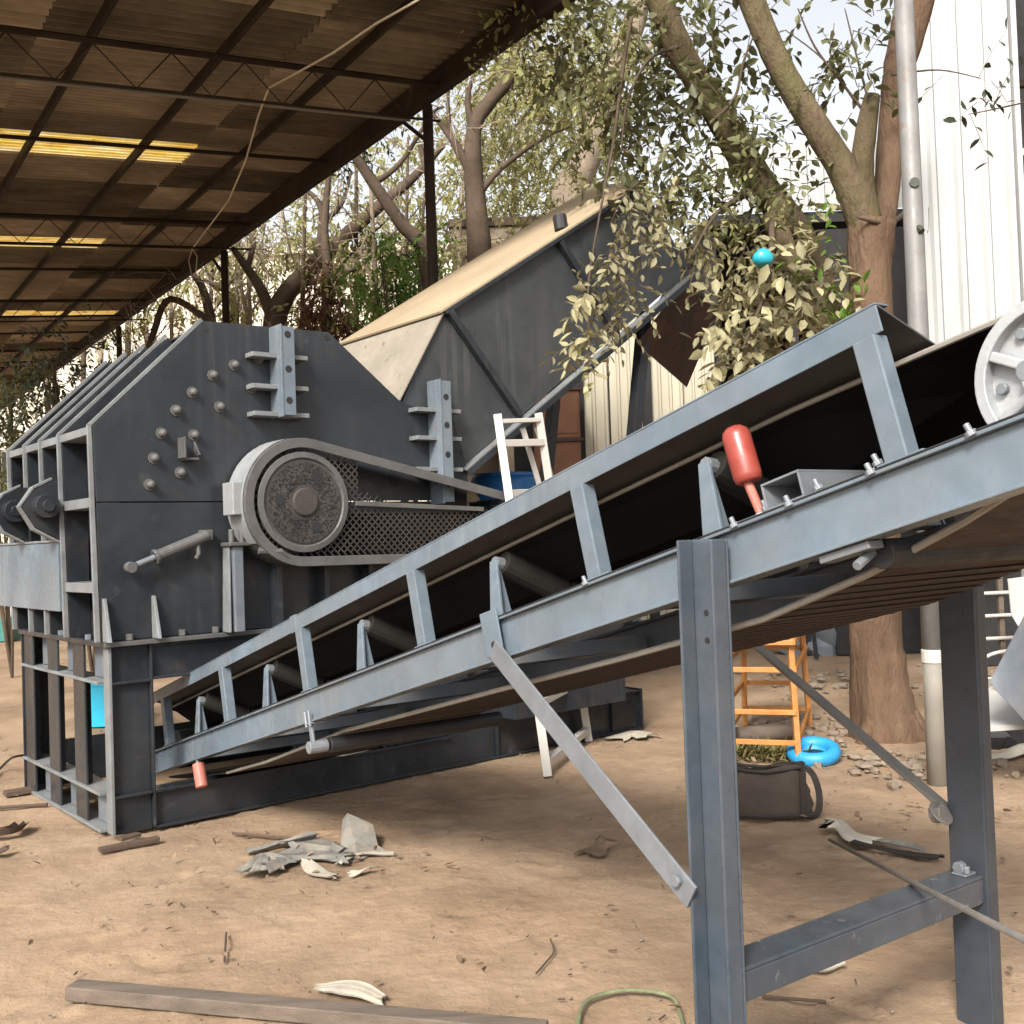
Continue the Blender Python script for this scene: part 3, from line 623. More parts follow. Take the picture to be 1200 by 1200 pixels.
cpt(MB(CV).cyl((PC.x, .10, PC.z), (PC.x, .108, PC.z), .03, 12), 'shaft_cap', 'galv', .002)
cpt(MB(CV).cyl((-5.0, .15, .13), (-5.0, .9, .13), .12, 24), 'tail_pulley', 'black', .003)
# red guide roller and its bracket; square tube on the stringer
gR = cpt(MB(CV).lathe([(0, .026), (.006, .034), (.02, .037), (.125, .037), (.14, .033), (.15, .022), (.153, .01)], (.155, .03, .235), (-.05, 0, 1), 22), 'guide_roller', 'red', 0, smooth=True)
for p in gR.data.polygons: p.use_smooth = len(p.vertices) == 4
cpt(MB(CV).cyl((.17, .03, .14), (.15, .03, .236), .012, 12), 'spindle', 'redfade', .001, gR)
cpt(MB(CV).cyl((.165, .03, .139), (.163, .03, .150), .02, 6), 'nut', 'galv', .002, gR)
m = MB(CV); x0, x1, z0, z1, t = .215, .335, .142, .21, .006
for q in ((x0, x1, z0, z0+t), (x0, x1, z1-t, z1), (x0, x0+t, z0+t+.0001, z1-t-.0001), (x1-t, x1, z0+t+.0001, z1-t-.0001)): m.box(q[0], q[1], -.005, .93, q[2], q[3])
cpt(m, 'box_tube', 'galv', .001)
cpt(MB(CV).box(.13, .40, -.018, .07, .1366, .1415), 'bracket_plate', 'galv', .001)
bt = None
for a, b, c in ((.205, .012, .146), (.37, .01, .146), (.545, .0, .146), (.535, -.019, .128), (.12, -.019, .128), (.30, -.019, .128), (-.49, -.019, .128), (.78, -.019, .128)):
    if bt is None: bt = cpt(MB(DV).lathe([(0, .013), (.012, .013), (.0121, .007), (.03, .007)], (0, 0, 0), DV(0, 0, 1), 8), 'bolt', 'galv', .001, loc=CV(a, b, c))
    else: dup(bt, CV(a, b, c))
# lower guide roller and hook at the tail
gR2 = cpt(MB(CV).cyl((-4.17, .0, -.02), (-4.15, .0, -.155), .034, 18), 'guide_roller', 'redfade', .006)
cpt(MB(CV).cyl((-4.175, 0, .0), (-4.17, 0, -.02), .012, 10), 'spindle', 'galv', 0, gR2)
m = MB(CV); m.box(-2.59, -2.53, -.03, .05, -.010, -.001); m.box(-2.575, -2.545, -.02, -.008, -.13, -.01); m.cyl((-2.56, -.04, -.11), (-2.56, .05, -.11), .028, 12); m.cyl((-2.58, -.025, -.02), (-2.58, -.025, .05), .008, 6); m.cyl((-2.54, -.025, -.02), (-2.54, -.025, .05), .008, 6)
cpt(m, 'return_bracket', 'galv', .003)
cpt(MB(CV).cyl((-2.56, .06, -.11), (-2.56, .99, -.11), .035, 14), 'return_roller', 'black', .003)
cpt(MB(CV).cyl((.45, .06, -.03), (.45, .99, -.03), .035, 14), 'return_roller', 'black', .003)
m = MB(CV); m.box(.33, .47, -.005, .05, -.02, -.002); m.cyl((.43, -.01, -.05), (.43, .06, -.02), .012, 8); cpt(m, 'scraper_mount', 'galv', .002)
# legs: the near channel opens to the front, the far one turns its web to the front
zl = P0.z
m = MB(); zt = zl+.128
m.box(-.062, .062, -.032, -.022, -.03, zt); m.box(-.062, -.053, -.085, -.0322, -.03, zt); m.box(.053, .062, -.085, -.0322, -.03, zt)
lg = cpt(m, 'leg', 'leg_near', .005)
for z in (-.06, -.13): cpt(MB().cyl((-.015, -.0322, zl+z), (-.015, -.034, zl+z), .008, 8), 'bolt_hole', 'black', 0, lg)
m = MB(); b = WB+.012
m.box(-.062, .062, b, b+.011, -.03, zl); m.box(.05, .062, b+.0112, b+.06, -.03, zl); m.box(-.062, -.05, b+.0112, b+.06, -.03, zl)
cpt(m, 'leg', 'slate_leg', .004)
m = MB(); m.box(-.05, .05, -.02, WB+.01, .449, .460); m.box(.04, .051, -.02, WB+.01, .375, .4485); m.box(-.05, -.04, -.02, WB+.01, .375, .4485); cpt(m, 'cross_beam', 'beam', .003)
m = MB().cyl((.0, WB-.045, .482), (.0, WB-.02, .482), .02, 8); m.box(-.02, .03, WB-.05, WB+.008, .4602, .468); m.cyl((.02, WB-.03, .468), (.02, WB-.03, .49), .012, 6); cpt(m, 'clip', 'galv', .003)
# diagonal braces
def angle_bar(p, q, s, t, up): return MB().extr([(0, 0), (s, 0), (s, t), (t, t), (t, s), (0, s)], p, q, up)
cpt(angle_bar(CV(-1.035, -.036, .015), V((-.065, -.095, .595)), .072, .008, (0, 1, 0)), 'brace', 'galv', .002)
cpt(MB(CV).box(-1.06, -.96, -.030, -.022, .015, .165), 'brace_plate', 'blue', .003)
cpt(MB().cyl(CV(-1.0, -.036, .05), CV(-1.0, -.03, .05), .012, 8), 'bolt', 'black', 0)
m = MB(); q = V((-.04, -.1, .63)); d = (CV(-1.04, -.04, .06)-q).normalized(); m.cyl(q+d*.06+V((0, -.012, .0)), q+d*.06+V((0, .0, .0)), .016, 8); cpt(m, 'bolt', 'galv', .002)
cpt(MB().bar(CV(-.95, WB+.02, -.0), V((-.075, WB+.02, .645)), .012, .05, (0, 1, 0)), 'brace', 'rod', .002)
m = MB().cyl((-.085, WB-.03, .63), (-.045, WB-.03, .64), .03, 8); m.cyl((-.06, WB-.03, .635), (-.055, WB-.03, .64), .042, 12); cpt(m, 'clip', 'rod', .003)
# cream hose tied below the stringer
# ------------------------------------------------------------------ buildings at the back
def ribbed(x0, x1, z0, z1, y, pitch_=.2, dep=.03):
    m = MB(); n = max(1, round((x1-x0)/pitch_)); p = (x1-x0)/n; prof = []
    for k in range(n):
        a = x0+k*p; prof += [(a, 0), (a+p*.62, 0), (a+p*.72, -dep), (a+p*.9, -dep)]
    prof.append((x1, 0)); vs = []
    for x, d in prof: vs += [(x, y+d, z0), (x, y+d, z1), (x, y+d+.006, z0), (x, y+d+.006, z1)]
    fs = []
    for i in range(len(prof)-1): a = i*4; b = a+4; fs += [(a, b, b+1, a+1), (a+2, a+3, b+3, b+2)]
    return m.add(vs, fs)
# near-right workshop
YW = 9.6; xl, xr = at(1068, 200, YW).x, at(1190, 200, YW).x
ws = thing('workshop', 'tall workshop at right with white ribbed cladding above a dark open bay', 'building', ((xl+xr)/2, YW, 0))
rx = (xl+xr)/2
for k in range(4):
    a, b = xl-rx+(xr-xl)*k/4, xl-rx+(xr-xl)*(k+1)/4
    ribbed(a, b-.004, 2.35, 9.5, 0, .235, .035).build('cladding_sheet', 'white_sheet', ws)
MB().box(xr-rx, xr-rx+.05, -.05, .25, 0, 9.5).build('corner_column', 'white_sheet', ws, .004)
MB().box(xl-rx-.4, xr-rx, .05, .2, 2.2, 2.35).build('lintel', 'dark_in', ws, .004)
for z in (3.4, 5.12, 5.8, 7.4): MB().box(xr-rx+.06, 4, .6, .66, z, z+.07).build('girt', 'white_sheet' if z == 5.12 else 'roofsteel', ws, .003)
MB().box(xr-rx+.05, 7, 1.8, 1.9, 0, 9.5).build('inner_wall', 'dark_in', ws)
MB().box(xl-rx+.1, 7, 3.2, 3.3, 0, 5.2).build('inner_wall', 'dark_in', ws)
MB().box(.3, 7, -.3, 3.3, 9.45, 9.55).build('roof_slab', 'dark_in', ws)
# rear shed with cream panels
YB = 13.0
sh = thing('rear_shed', 'long rear shed with cream ribbed panels and dark doorways behind the feed chute', 'building', (3.0, YB, 0))
def X(px, Y=YB): return at(px, 450, Y).x-3.0
for px0, px1 in ((683, 712), (714, 752), (762, 800), (802, 838)):
    ribbed(X(px0), X(px1), 0, 4.3, -.02, .14, .03).build('cladding_sheet', 'cream', sh)
MB().box(X(752), X(762), -.1, .05, 0, 4.3).build('post', 'dark_in', sh, .004)
MB().box(X(668), X(683), -.1, .05, 0, 4.3).build('post', 'dark_in', sh, .004)
MB().box(X(790)+.0, X(838), .02, .1, 0, 4.3).build('back_panel', 'cream', sh)
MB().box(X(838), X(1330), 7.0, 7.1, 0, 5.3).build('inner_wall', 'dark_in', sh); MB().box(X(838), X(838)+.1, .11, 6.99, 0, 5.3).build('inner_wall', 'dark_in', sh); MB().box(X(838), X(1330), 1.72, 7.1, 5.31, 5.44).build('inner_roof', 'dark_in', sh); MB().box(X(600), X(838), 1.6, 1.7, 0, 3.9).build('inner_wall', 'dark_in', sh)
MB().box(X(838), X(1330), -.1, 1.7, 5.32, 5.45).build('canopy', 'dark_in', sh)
for k in range(6):
    a = X(838)+(X(1070)-X(838))*k/6; b = X(838)+(X(1070)-X(838))*(k+1)/6
    ribbed(a, b-.005, 5.46, 6.3, -.12, .2, .03).build('cladding_sheet', 'white_sheet', sh)
for px in (926, 1072): MB().box(X(px), X(px)+.1, -.12, 0, 0, 5.3).build('post', 'dark_in', sh, .004)
for z in (3.1, 3.9, 4.6): MB().box(X(850), X(1330), 1.2, 1.26, z, z+.05).build('girt', 'bark_pale', sh)
MB().box(X(600), X(668), .3, .4, 0, 4.3).build('side_panel', 'dark_in', sh)
# brown cabinet in the doorway
def simple(name, label, cat, m, mt, group=None, bevel=.003, smooth=False):
    return tag(m.build(name, mt, None, bevel, smooth), label, cat, group)
c0 = at(640, 560, 12.3); cb = thing('cabinet', 'reddish brown wooden cabinet of stacked boxes beside the cream panels', 'cabinet', (c0.x, 12.3, 0))
for k in range(4):
    z0 = .9+.6*k; MB().box(-.12, .42, 0, .4, z0, z0+.56).build('box', 'redwood', cb, .01); MB().box(-.10, .40, -.012, -.001, z0+.06, z0+.5).build('panel', 'redwood', cb, .004); MB().box(-.15, .45, -.03, .4, z0+.562, z0+.598).build('shelf', 'wood_dk', cb, .004)
MB().box(-.15, .45, -.0, .4, 0, .89).build('base', 'wood_dk', cb, .004)
# pale wall of a building far behind the trees
bw = thing('pale_building', 'pale streaked building far behind the bare trees under the roof eave', 'building', (-8, 34, 0))
MB().box(-16, 10.0, 0, .3, 0, 11).build('wall', 'pale_wall', bw)
MB().box(-16.2, 10.2, -.15, .45, 11, 11.2).build('coping', 'pale_wall', bw)
wf = None
for k in range(7):
    x = -12+3*k; f = MB().box(x, x+1.1, -.05, -.001, 3.2, 5.0).build('window', 'pale_pipe', bw, .004); MB().box(x+.08, x+.52, -.06, -.051, 3.3, 4.9).build('pane', 'dark_in', f); MB().box(x+.58, x+1.02, -.06, -.051, 3.3, 4.9).build('pane', 'dark_in', f)
g0 = at(575, 262, 16); wb = thing('concrete_wall', 'weathered grey wall top showing behind the dark tree above the chute', 'wall', (g0.x, 16, 0))
MB().box(-.6, 1.9, 0, .25, 0, g0.z-.05).build('wall', 'bark_pale', wb, .01); MB().box(-.65, 1.95, -.05, .3, g0.z-.05, g0.z+.08).build('coping', 'bark_dk', wb, .01)

# ------------------------------------------------------------------ steel pole
pb = gr(1100, 918); pt = V((pb.x, pb.y, 7.5))
pole = thing('steel_pole', 'tall grey steel pole with a white band in front of the white cladding', 'pole', (pb.x, pb.y, 0))
MB().tube([(0, 0, .75), (0, 0, 2.5), (0, 0, 7.5)], [.062, .060, .052], 18).build('shaft', 'pole', pole, 0, True)
MB().tube([(0, 0, -.05), (0, 0, .45), (0, 0, .75)], [.066, .062, .062], 18, jit=.02).build('base', 'pale_pipe', pole, 0, True)
MB().cyl((0, 0, .72), (0, 0, .80), .067, 18).build('band', 'white_paint', pole, .004)
m = MB(); m.cyl((0, -.03, 3.6), (-.01, -.07, 3.6), .03, 8); m.cyl((0, -.03, 3.35), (.02, -.07, 3.3), .02, 8); m.build('knot', 'leaf_dark', pole)

# ------------------------------------------------------------------ leaves and trees
def leaf_arrays(P, Dv, Nv, Ls, wr=.42):
    """leaf blades: base points, directions, normals, lengths -> folded six point blades"""
    Dv = Dv/np.linalg.norm(Dv, axis=1, keepdims=True); S = np.cross(Dv, Nv); S /= np.linalg.norm(S, axis=1, keepdims=True)+1e-9; Nn = np.cross(S, Dv)
    L = Ls[:, None]; w2 = L*wr*.5
    pts = [P, P+Dv*L*.33+S*w2*.9+Nn*L*.05, P+Dv*L*.68+S*w2*.8+Nn*L*.03, P+Dv*L-Nn*L*.1, P+Dv*L*.68-S*w2*.8+Nn*L*.03, P+Dv*L*.33-S*w2*.9+Nn*L*.05]
    vs = np.stack(pts, 1).reshape(-1, 3); n = len(P); k = np.arange(n)[:, None]*6
    fs = np.concatenate([k+np.array([[0, 1, 2, 3]]), k+np.array([[0, 3, 4, 5]])], 1).reshape(-1, 4)
    return vs, fs
def raw(name, vs, fs, mt, parent=None, kind=None):
    me = bpy.data.meshes.new(name); n, k = len(vs), len(fs)
    me.vertices.add(n); me.vertices.foreach_set('co', np.asarray(vs, dtype=np.float32).ravel())
    me.loops.add(k*4); me.loops.foreach_set('vertex_index', np.asarray(fs, dtype=np.int32).ravel())
    me.polygons.add(k); me.polygons.foreach_set('loop_start', np.arange(0, k*4, 4, dtype=np.int32)); me.update(calc_edges=True); me.validate()
    me.materials.append(M[mt]); o = bpy.data.objects.new(name, me); C.objects.link(o)
    if parent: o.parent = parent
    if kind: o['kind'] = kind
    return o
def sprigs(center, rad, nspr, size, droop=.5, per=9, sc=(1, 1, 1), len_=.32):
    """leafy twigs scattered through a lump; returns leaf bases, directions, normals, lengths, twig polylines"""
    c = np.array(center); P, Dv, Nv, Ls, tw = [], [], [], [], []
    for _ in range(nspr):
        q = RNG.normal(0, 1, 3); q *= (RNG.uniform(.15, 1)**.5)/np.linalg.norm(q); o = c+q*rad*np.array(sc)
        d = q*.7+RNG.normal(0, .5, 3)+np.array([0, 0, -droop]); d /= np.linalg.norm(d); ln = len_*RNG.uniform(.6, 1.3); side = np.cross(d, RNG.normal(0, 1, 3)); side /= np.linalg.norm(side)
        prev = o.copy(); tl = [prev.copy()]
        for k in range(per):
            d2 = d+np.array([0, 0, -droop*.9*k/per]); d2 /= np.linalg.norm(d2); prev = prev+d2*ln/per; tl.append(prev.copy())
            s2 = side*(1 if k % 2 else -1)+d2*.6+RNG.normal(0, .35, 3)+np.array([0, 0, -droop*.5])
            P.append(prev.copy()); Dv.append(s2); Nv.append(RNG.normal(0, .5, 3)+np.array([0, -.2, 1])); Ls.append(size*RNG.uniform(.65, 1.2))
        tw.append(tl)
    return np.array(P), np.array(Dv), np.array(Nv), np.array(Ls), tw
def foliage(name, clusters, mt, root, org, **kw):
    VS, FS, o, twigs = [], [], 0, []
    for cl in clusters:
        c, rad, ns, size = cl[:4]; k = dict(kw); k.update(cl[4] if len(cl) > 4 else {}); wr_ = k.pop('wr_', .44)
        P, Dv, Nv, Ls, tw = sprigs(np.array(c)-np.array(org), rad, ns, size, **k); v, f = leaf_arrays(P, Dv, Nv, Ls, wr_); VS.append(v); FS.append(f+o); o += len(v); twigs += tw
    ob = raw(name, np.concatenate(VS), np.concatenate(FS), mt, root, 'stuff')
    return ob, twigs
def smooth_path(pts, n=4):
    pts = [V(p) for p in pts]; out = []
    for i in range(len(pts)-1):
        p0, p1, p2, p3 = pts[max(i-1, 0)], pts[i], pts[i+1], pts[min(i+2, len(pts)-1)]
        for k in range(n):
            t = k/n; out.append(.5*((2*p1)+(p2-p0)*t+(2*p0-5*p1+4*p2-p3)*t*t+(3*p1-p0-3*p2+p3)*t**3))
    return out+[pts[-1]]
def limb(m, px, Y, widths, org, n=10, jit=.06, sub=5):
    """px: (x, y[, depth offset]) along the limb; widths in pixels"""
    P = [at(q[0], q[1], Y+(q[2] if len(q) > 2 else 0))-org for q in px]; S = smooth_path(P, sub)
    ws_ = np.interp(np.linspace(0, len(px)-1, len(S)), range(len(px)), widths)*Y/FOC/2
    S = [p+V((random.uniform(-1, 1), random.uniform(-1, 1), 0))*w_*.03 for p, w_ in zip(S, ws_)]
    m.tube(S, list(ws_), n, jit=jit); return S
def twig_mesh(twigs, r, root, mt='bark_dk', keep=1.0):
    m = MB()
    for t in twigs:
        if random.random() < keep: m.tube([t[0], t[len(t)//2], t[-1]], [r, r*.7, r*.35], 3, cap=False)
    o = m.build('twig', mt, root); o['kind'] = 'stuff'; return o

# main forked tree at right
tb = gr(1040, 862); YT = tb.y
T1 = thing('forked_tree', 'thick red brown tree forking upward beside the steel pole with dusty hanging leaves', 'tree', (tb.x, tb.y, 0))
m = MB(); o1 = V((tb.x, tb.y, 0))
limb(m, [(1043, 880), (1036, 840), (1030, 780), (1027, 735), (1024, 600), (1021, 420), (1020, 320), (1022, 262)], YT, [92, 72, 60, 55, 54, 50, 46, 52], o1, 18, .10, 5)
for dx, w2 in ((-26, 20), (34, 24), (46, 16), (8, 26), (-10, 18)):        # root flare
    limb(m, [(1038+dx*.35, 800, -.02), (1040+dx*.75, 845, -.12), (1042+dx*1.35, 874, -.2)], YT, [w2, w2, w2*.5], o1, 7, .1)
m.build('trunk', 'bark', T1, 0, True)
m = MB(); limb(m, [(1022, 300), (1006, 238), (985, 195), (957, 150), (930, 108), (905, 60), (880, 0), (868, -40)], YT, [34, 42, 34, 32, 30, 29, 30, 28], o1, 11); m.build('limb', 'bark_moss', T1, 0, True)
m = MB(); limb(m, [(1014, 270), (1010, 205), (1014, 158), (1022, 112)], YT, [34, 27, 26, 19], o1, 10); m.build('limb', 'bark_moss', T1, 0, True)
m = MB(); limb(m, [(1028, 300, .1), (1038, 232, .3), (1044, 160, .4), (1052, 90, .4), (1066, 30, .4), (1082, -40, .4)], YT, [36, 30, 32, 36, 44, 46], o1, 11); m.build('limb', 'bark', T1, 0, True)
m = MB(); limb(m, [(1022, 640), (1000, 520, .5), (972, 400, .7), (958, 330, .7), (932, 270, .6), (895, 220, .5), (860, 165, .4), (828, 110, .3), (795, 55, .2), (765, -20, .1)], YT, [45, 44, 46, 44, 40, 38, 36, 32, 34, 30], o1, 12); m.build('limb', 'bark_moss', T1, 0, True)
m = MB(); limb(m, [(905, 255, .5), (925, 300, .3), (945, 380, .1)], YT, [30, 24, 14], o1, 9); m.build('limb', 'bark_moss', T1, 0, True)
for px, ws2 in (([(1012, 130), (985, 95), (955, 55), (935, 10)], [4, 3, 2.5, 1.5]), ([(1018, 118), (1005, 70), (990, 10)], [3.5, 2.5, 1.2]), ([(1003, 120), (965, 70), (920, 35)], [3, 2, 1.2]), ([(1045, 88), (1100, 82), (1150, 92)], [3, 1.8, 1]), ([(1060, 250, .2), (1040, 262, -.1), (1005, 255, -.2)], [8, 6, 3]),
               ([(795, 55), (760, 70), (735, 120), (728, 180)], [6, 4, 3, 2]), ([(740, 20), (730, 80), (720, 160), (705, 240), (690, 330), (690, 395)], [5, 5, 4, 3, 3, 2]), ([(838, 140), (862, 112), (872, 70), (895, 15)], [6, 4, 3, 1.5]), ([(880, 225, .3), (840, 250, 0), (810, 300, -.2)], [9, 5, 3]), ([(905, 260), (900, 330, -.3), (870, 410, -.4)], [9, 6, 3]), ([(1135, 134), (1165, 128), (1210, 118)], [1, 1.6, 2.2])):
    m = MB(); limb(m, px, YT, ws2, o1, 6, .04); m.build('branch', 'bark_dk', T1, 0, True)
def A_(x, y, dy=0): return at(x, y, YT+dy)
# individually built large dusty leaves of the near hanging boughs
lf_mesh = None; leafP = []
for (x, y, dy, rad, ns) in ((915, 345, -.2, .17, 6), (885, 385, -.2, .17, 6), (935, 300, 0, .2, 5), (868, 425, -.3, .10, 4), (930, 390, 0, .16, 4), (690, 385, -.8, .10, 4), (700, 330, -.8, .12, 4)):
    P, Dv, Nv, Ls, tw = sprigs(np.array(A_(x, y, dy)-o1), rad, ns, .118, droop=.55, per=8, len_=.38)
    leafP += list(zip(P, Dv, Nv, Ls))
v, f = leaf_arrays(np.zeros((1, 3)), np.array([[0, 1., 0]]), np.array([[0, 0, 1.]]), np.array([1.0]), .5)
for k, (P, d, nrm, L_) in enumerate(leafP[:280]):
    d = V(d).normalized(); s2 = d.cross(V(nrm)).normalized(); n2 = s2.cross(d)
    if lf_mesh is None: o = lf_mesh = raw('leaf', v, f, 'leaf_dusty', T1)
    else: o = dup(lf_mesh)
    o.matrix_local = Matrix(((s2.x*L_, d.x*L_, n2.x*L_, P[0]), (s2.y*L_, d.y*L_, n2.y*L_, P[1]), (s2.z*L_, d.z*L_, n2.z*L_, P[2]), (0, 0, 0, 1)))
ob, tw = foliage('foliage', [(A_(905, 350), .34, 40, .14), (A_(875, 405, -.2), .2, 20, .14), (A_(940, 310, .2), .25, 22, .13), (A_(860, 290), .28, 18, .12), (A_(740, 262, -.5), .13, 12, .075), (A_(728, 235, -.6), .15, 14, .075), (A_(735, 340, -.6), .10, 12, .075), (A_(725, 375, -.6), .09, 9, .075), (A_(712, 300, -.7), .10, 8, .075), (A_(772, 240), .13, 7, .08), (A_(825, 290), .14, 9, .09), (A_(690, 395, -.8), .07, 4, .08)], 'leaf_dusty', T1, o1, droop=.6, per=7, wr_=.5); twig_mesh(tw, .004, T1)
ob, tw = foliage('foliage', [(A_(800, 30, .3), .45, 30, .115), (A_(775, 110, .3), .42, 32, .115), (A_(850, 150, .4), .36, 20, .11), (A_(880, 205, .3), .28, 15, .11), (A_(740, 50, .6), .5, 34, .115), (A_(700, 130, .8), .35, 22, .11), (A_(830, 235, .3), .28, 18, .11), (A_(760, 190, .4), .3, 20, .11), (A_(920, 215, .2), .2, 7, .10), (A_(655, 20, .9), .45, 28, .115), (A_(970, 20, .2), .4, 9, .10), (A_(1005, 90, .1), .26, 12, .115), (A_(960, 90, .1), .25, 6, .10), (A_(1010, 40, .1), .2, 6, .115), (A_(860, 60, .4), .35, 12, .11), (A_(900, 160, .3), .2, 6, .1)], 'leaf_green', T1, o1, droop=.35, per=6, wr_=.52); twig_mesh(tw, .004, T1)
ob, tw = foliage('foliage', [(A_(640, 40, .9), .5, 60, .07), (A_(700, 60, .8), .5, 60, .07), (A_(760, 20, .6), .45, 50, .07), (A_(690, 150, .8), .34, 34, .07), (A_(740, 120, .6), .36, 40, .07), (A_(790, 200, .4), .3, 34, .07), (A_(850, 245, .3), .26, 14, .075), (A_(815, 240, .3), .22, 10, .075), (A_(900, 250, .2), .2, 14, .075), (A_(860, 130, .4), .3, 20, .07)], 'leaf_olive', T1, o1, droop=.45, per=8, wr_=.5); twig_mesh(tw, .003, T1)
ob, tw = foliage('foliage', [(A_(1155, 95), .10, 2, .10), (A_(1140, 130), .10, 3, .12), (A_(1110, 85), .05, 1, .07), (A_(1165, 125), .06, 2, .09), (A_(1090, 245), .03, 1, .06, dict(per=1))], 'leaf_dark', T1, o1, droop=.4, per=4); twig_mesh(tw, .003, T1)
ob, tw = foliage('foliage', [(A_(985, 345, -.2), .15, 10, .1), (A_(960, 240), .15, 8, .08)], 'leaf_bright', T1, o1, droop=.4, per=6)
# turquoise bag caught in the tree
tbp = A_(894, 302, -.45); m = MB().sphere(tbp, .07, 12, (1.05, .9, .85), .14)
simple('plastic_bag', 'crumpled turquoise plastic bag caught among the dusty leaves', 'bag', m, 'teal', bevel=0, smooth=True)

def eave_depth(px): return min(26, float(np.interp(px, [40, 100, 210, 300, 410, 500], [30, 24, 17, 14.3, 11.6, 9.9])))
def branchlets(paths, n, ln, r=.012):
    m = MB(); rr = random.Random(len(paths)*7+n)
    for _ in range(n):
        S = rr.choice(paths); i = rr.randrange(len(S)//4, len(S)); p = S[i].copy(); d = V((rr.gauss(0, 1), rr.gauss(0, .7), rr.gauss(.5, .7))).normalized(); pts = [p.copy()]; l = ln*rr.uniform(.5, 1.2)
        for k in range(5): d = (d+V((rr.gauss(0, .3), rr.gauss(0, .3), rr.gauss(0, .3)))).normalized(); p = p+d*l/5; pts.append(p.copy())
        m.tube(pts, [r*(1-.15*k) for k in range(6)], 4, cap=False)
        for _ in range(3):
            j = rr.randrange(2, 6); q = pts[j].copy(); d2 = (d+V((rr.gauss(0, .9), rr.gauss(0, .9), rr.gauss(-.2, .8)))).normalized(); p2 = [q.copy()]
            for k in range(3): d2 = (d2+V((rr.gauss(0, .3), rr.gauss(0, .3), rr.gauss(-.1, .3)))).normalized(); q = q+d2*l*.16; p2.append(q.copy())
            m.tube(p2, [r*.5, r*.4, r*.3, r*.2], 3, cap=False)
    return m
def tree(name, label, Y, limbs, mt, clusters, lm, foot, group=None, tw_r=.006, **kw):
    b = at(foot, 700, Y); org = V((b.x, Y, 0)); t = thing(name, label, 'tree', org, 0, group); m = MB()
    first = limbs[0]; paths = [limb(m, first[0], Y, first[1], org)]; m.build('trunk', mt, t, 0, True)
    if len(limbs) > 1:
        for px, wd in limbs[1:]:
            m = MB(); paths.append(limb(m, px, Y, wd, org, 7)); m.build('limb', mt, t, 0, True)
    nb = kw.pop('nb', 16); o = branchlets(paths, nb, Y*.085, Y*.0007).build('branchlets', 'bark_pale', t); o['kind'] = 'stuff'  # pale branchlets: background haze painted into their colour
    if clusters:
        ob, tw = foliage('crown', [(at(x, y, Y+dy), *rest) for x, y, dy, *rest in clusters], lm, t, org, **kw); twig_mesh(tw, tw_r, t, keep=.6)
    return t
BG = 'trees behind the crusher'
tree('dark_tree', 'dark upright tree with a crooked left fork standing behind the chute', 11.8,
     [([(575, 700), (566, 450), (562, 300), (556, 215), (556, 150), (575, 118), (598, 90), (608, 45), (640, -20)], [34, 32, 30, 24, 18, 17, 15, 12, 9]),
      ([(560, 240), (545, 190), (520, 150), (505, 132)], [14, 11, 8, 4]), ([(563, 225), (590, 195), (640, 160), (690, 140)], [10, 7, 5, 3]), ([(555, 160), (548, 120), (552, 95)], [12, 8, 4]), ([(545, 190), (530, 165), (525, 110), (535, 60)], [9, 6, 4, 3])],
     'bark_dk', [(600, 60, .5, .6, 60, .11), (660, 90, -.5, .6, 50, .12), (540, 130, .5, .5, 36, .08), (620, 150, .6, .5, 50, .08), (650, 100, .5, .5, 50, .08), (580, 210, 1, .5, 40, .08), (640, 220, 1, .5, 50, .08)], 'leaf_yellow', 575, BG)
tree('pale_tree', 'pale thick trunk rising behind the upper end of the tan chute lid', 14.5,
     [([(640, 700), (655, 330), (664, 240), (684, 190), (703, 130), (716, 90), (745, 20), (760, -60)], [48, 44, 42, 40, 36, 32, 28, 24]), ([(703, 130), (680, 90), (640, 60)], [18, 12, 6]), ([(716, 95), (745, 70), (780, 40)], [14, 9, 5])],
     'bark_pale', [(680, 60, 0, .8, 60, .1), (620, 60, .5, .8, 60, .1), (640, 190, 1.5, .8, 80, .1), (600, 240, 1.5, .7, 60, .1), (700, 170, 1, .5, 30, .1), (560, 80, 1, .8, 60, .1), (760, 270, .5, .6, 50, .1), (600, 140, 1.5, .7, 50, .1)], 'leaf_yellow', 645, BG)
tree('spreading_tree', 'bare spreading tree forking low just above the crusher roof', 14.8,
     [([(318, 700), (322, 450), (322, 378), (335, 345), (360, 318), (395, 285), (440, 245), (480, 212), (520, 170)], [32, 30, 28, 24, 20, 18, 15, 11, 6]),
      ([(322, 380), (306, 340), (285, 308), (272, 290)], [17, 13, 10, 6]), ([(372, 305), (378, 260), (372, 235), (352, 218)], [12, 9, 7, 4]), ([(376, 262), (400, 240), (412, 200)], [8, 5, 3]), ([(345, 335), (405, 320), (450, 290)], [9, 6, 3]), ([(290, 315), (297, 285), (288, 268)], [8, 6, 4])],
     'bark_dk', [(360, 250, .5, .5, 18, .08), (440, 300, .8, .5, 16, .08), (340, 285, .8, .4, 12, .08), (470, 330, .6, .45, 20, .08), (290, 330, 1, .5, 6, .08)], 'leaf_yellow', 318, BG)
tree('leaning_tree', 'dark leaning tree with a leafy top under the eave left of the shed post', 12.4,
     [([(525, 700), (512, 420), (498, 300), (470, 262), (438, 215), (415, 180), (398, 150)], [24, 22, 19, 16, 14, 12, 8]), ([(502, 300), (505, 230), (492, 170)], [14, 10, 6]), ([(438, 215), (470, 190), (505, 135), (520, 125)], [8, 6, 4, 3])],
     'bark_dk', [(405, 165, 0, .32, 30, .08), (420, 150, 0, .28, 22, .08), (480, 320, .3, .35, 16, .08)], 'leaf_dark', 525, BG)
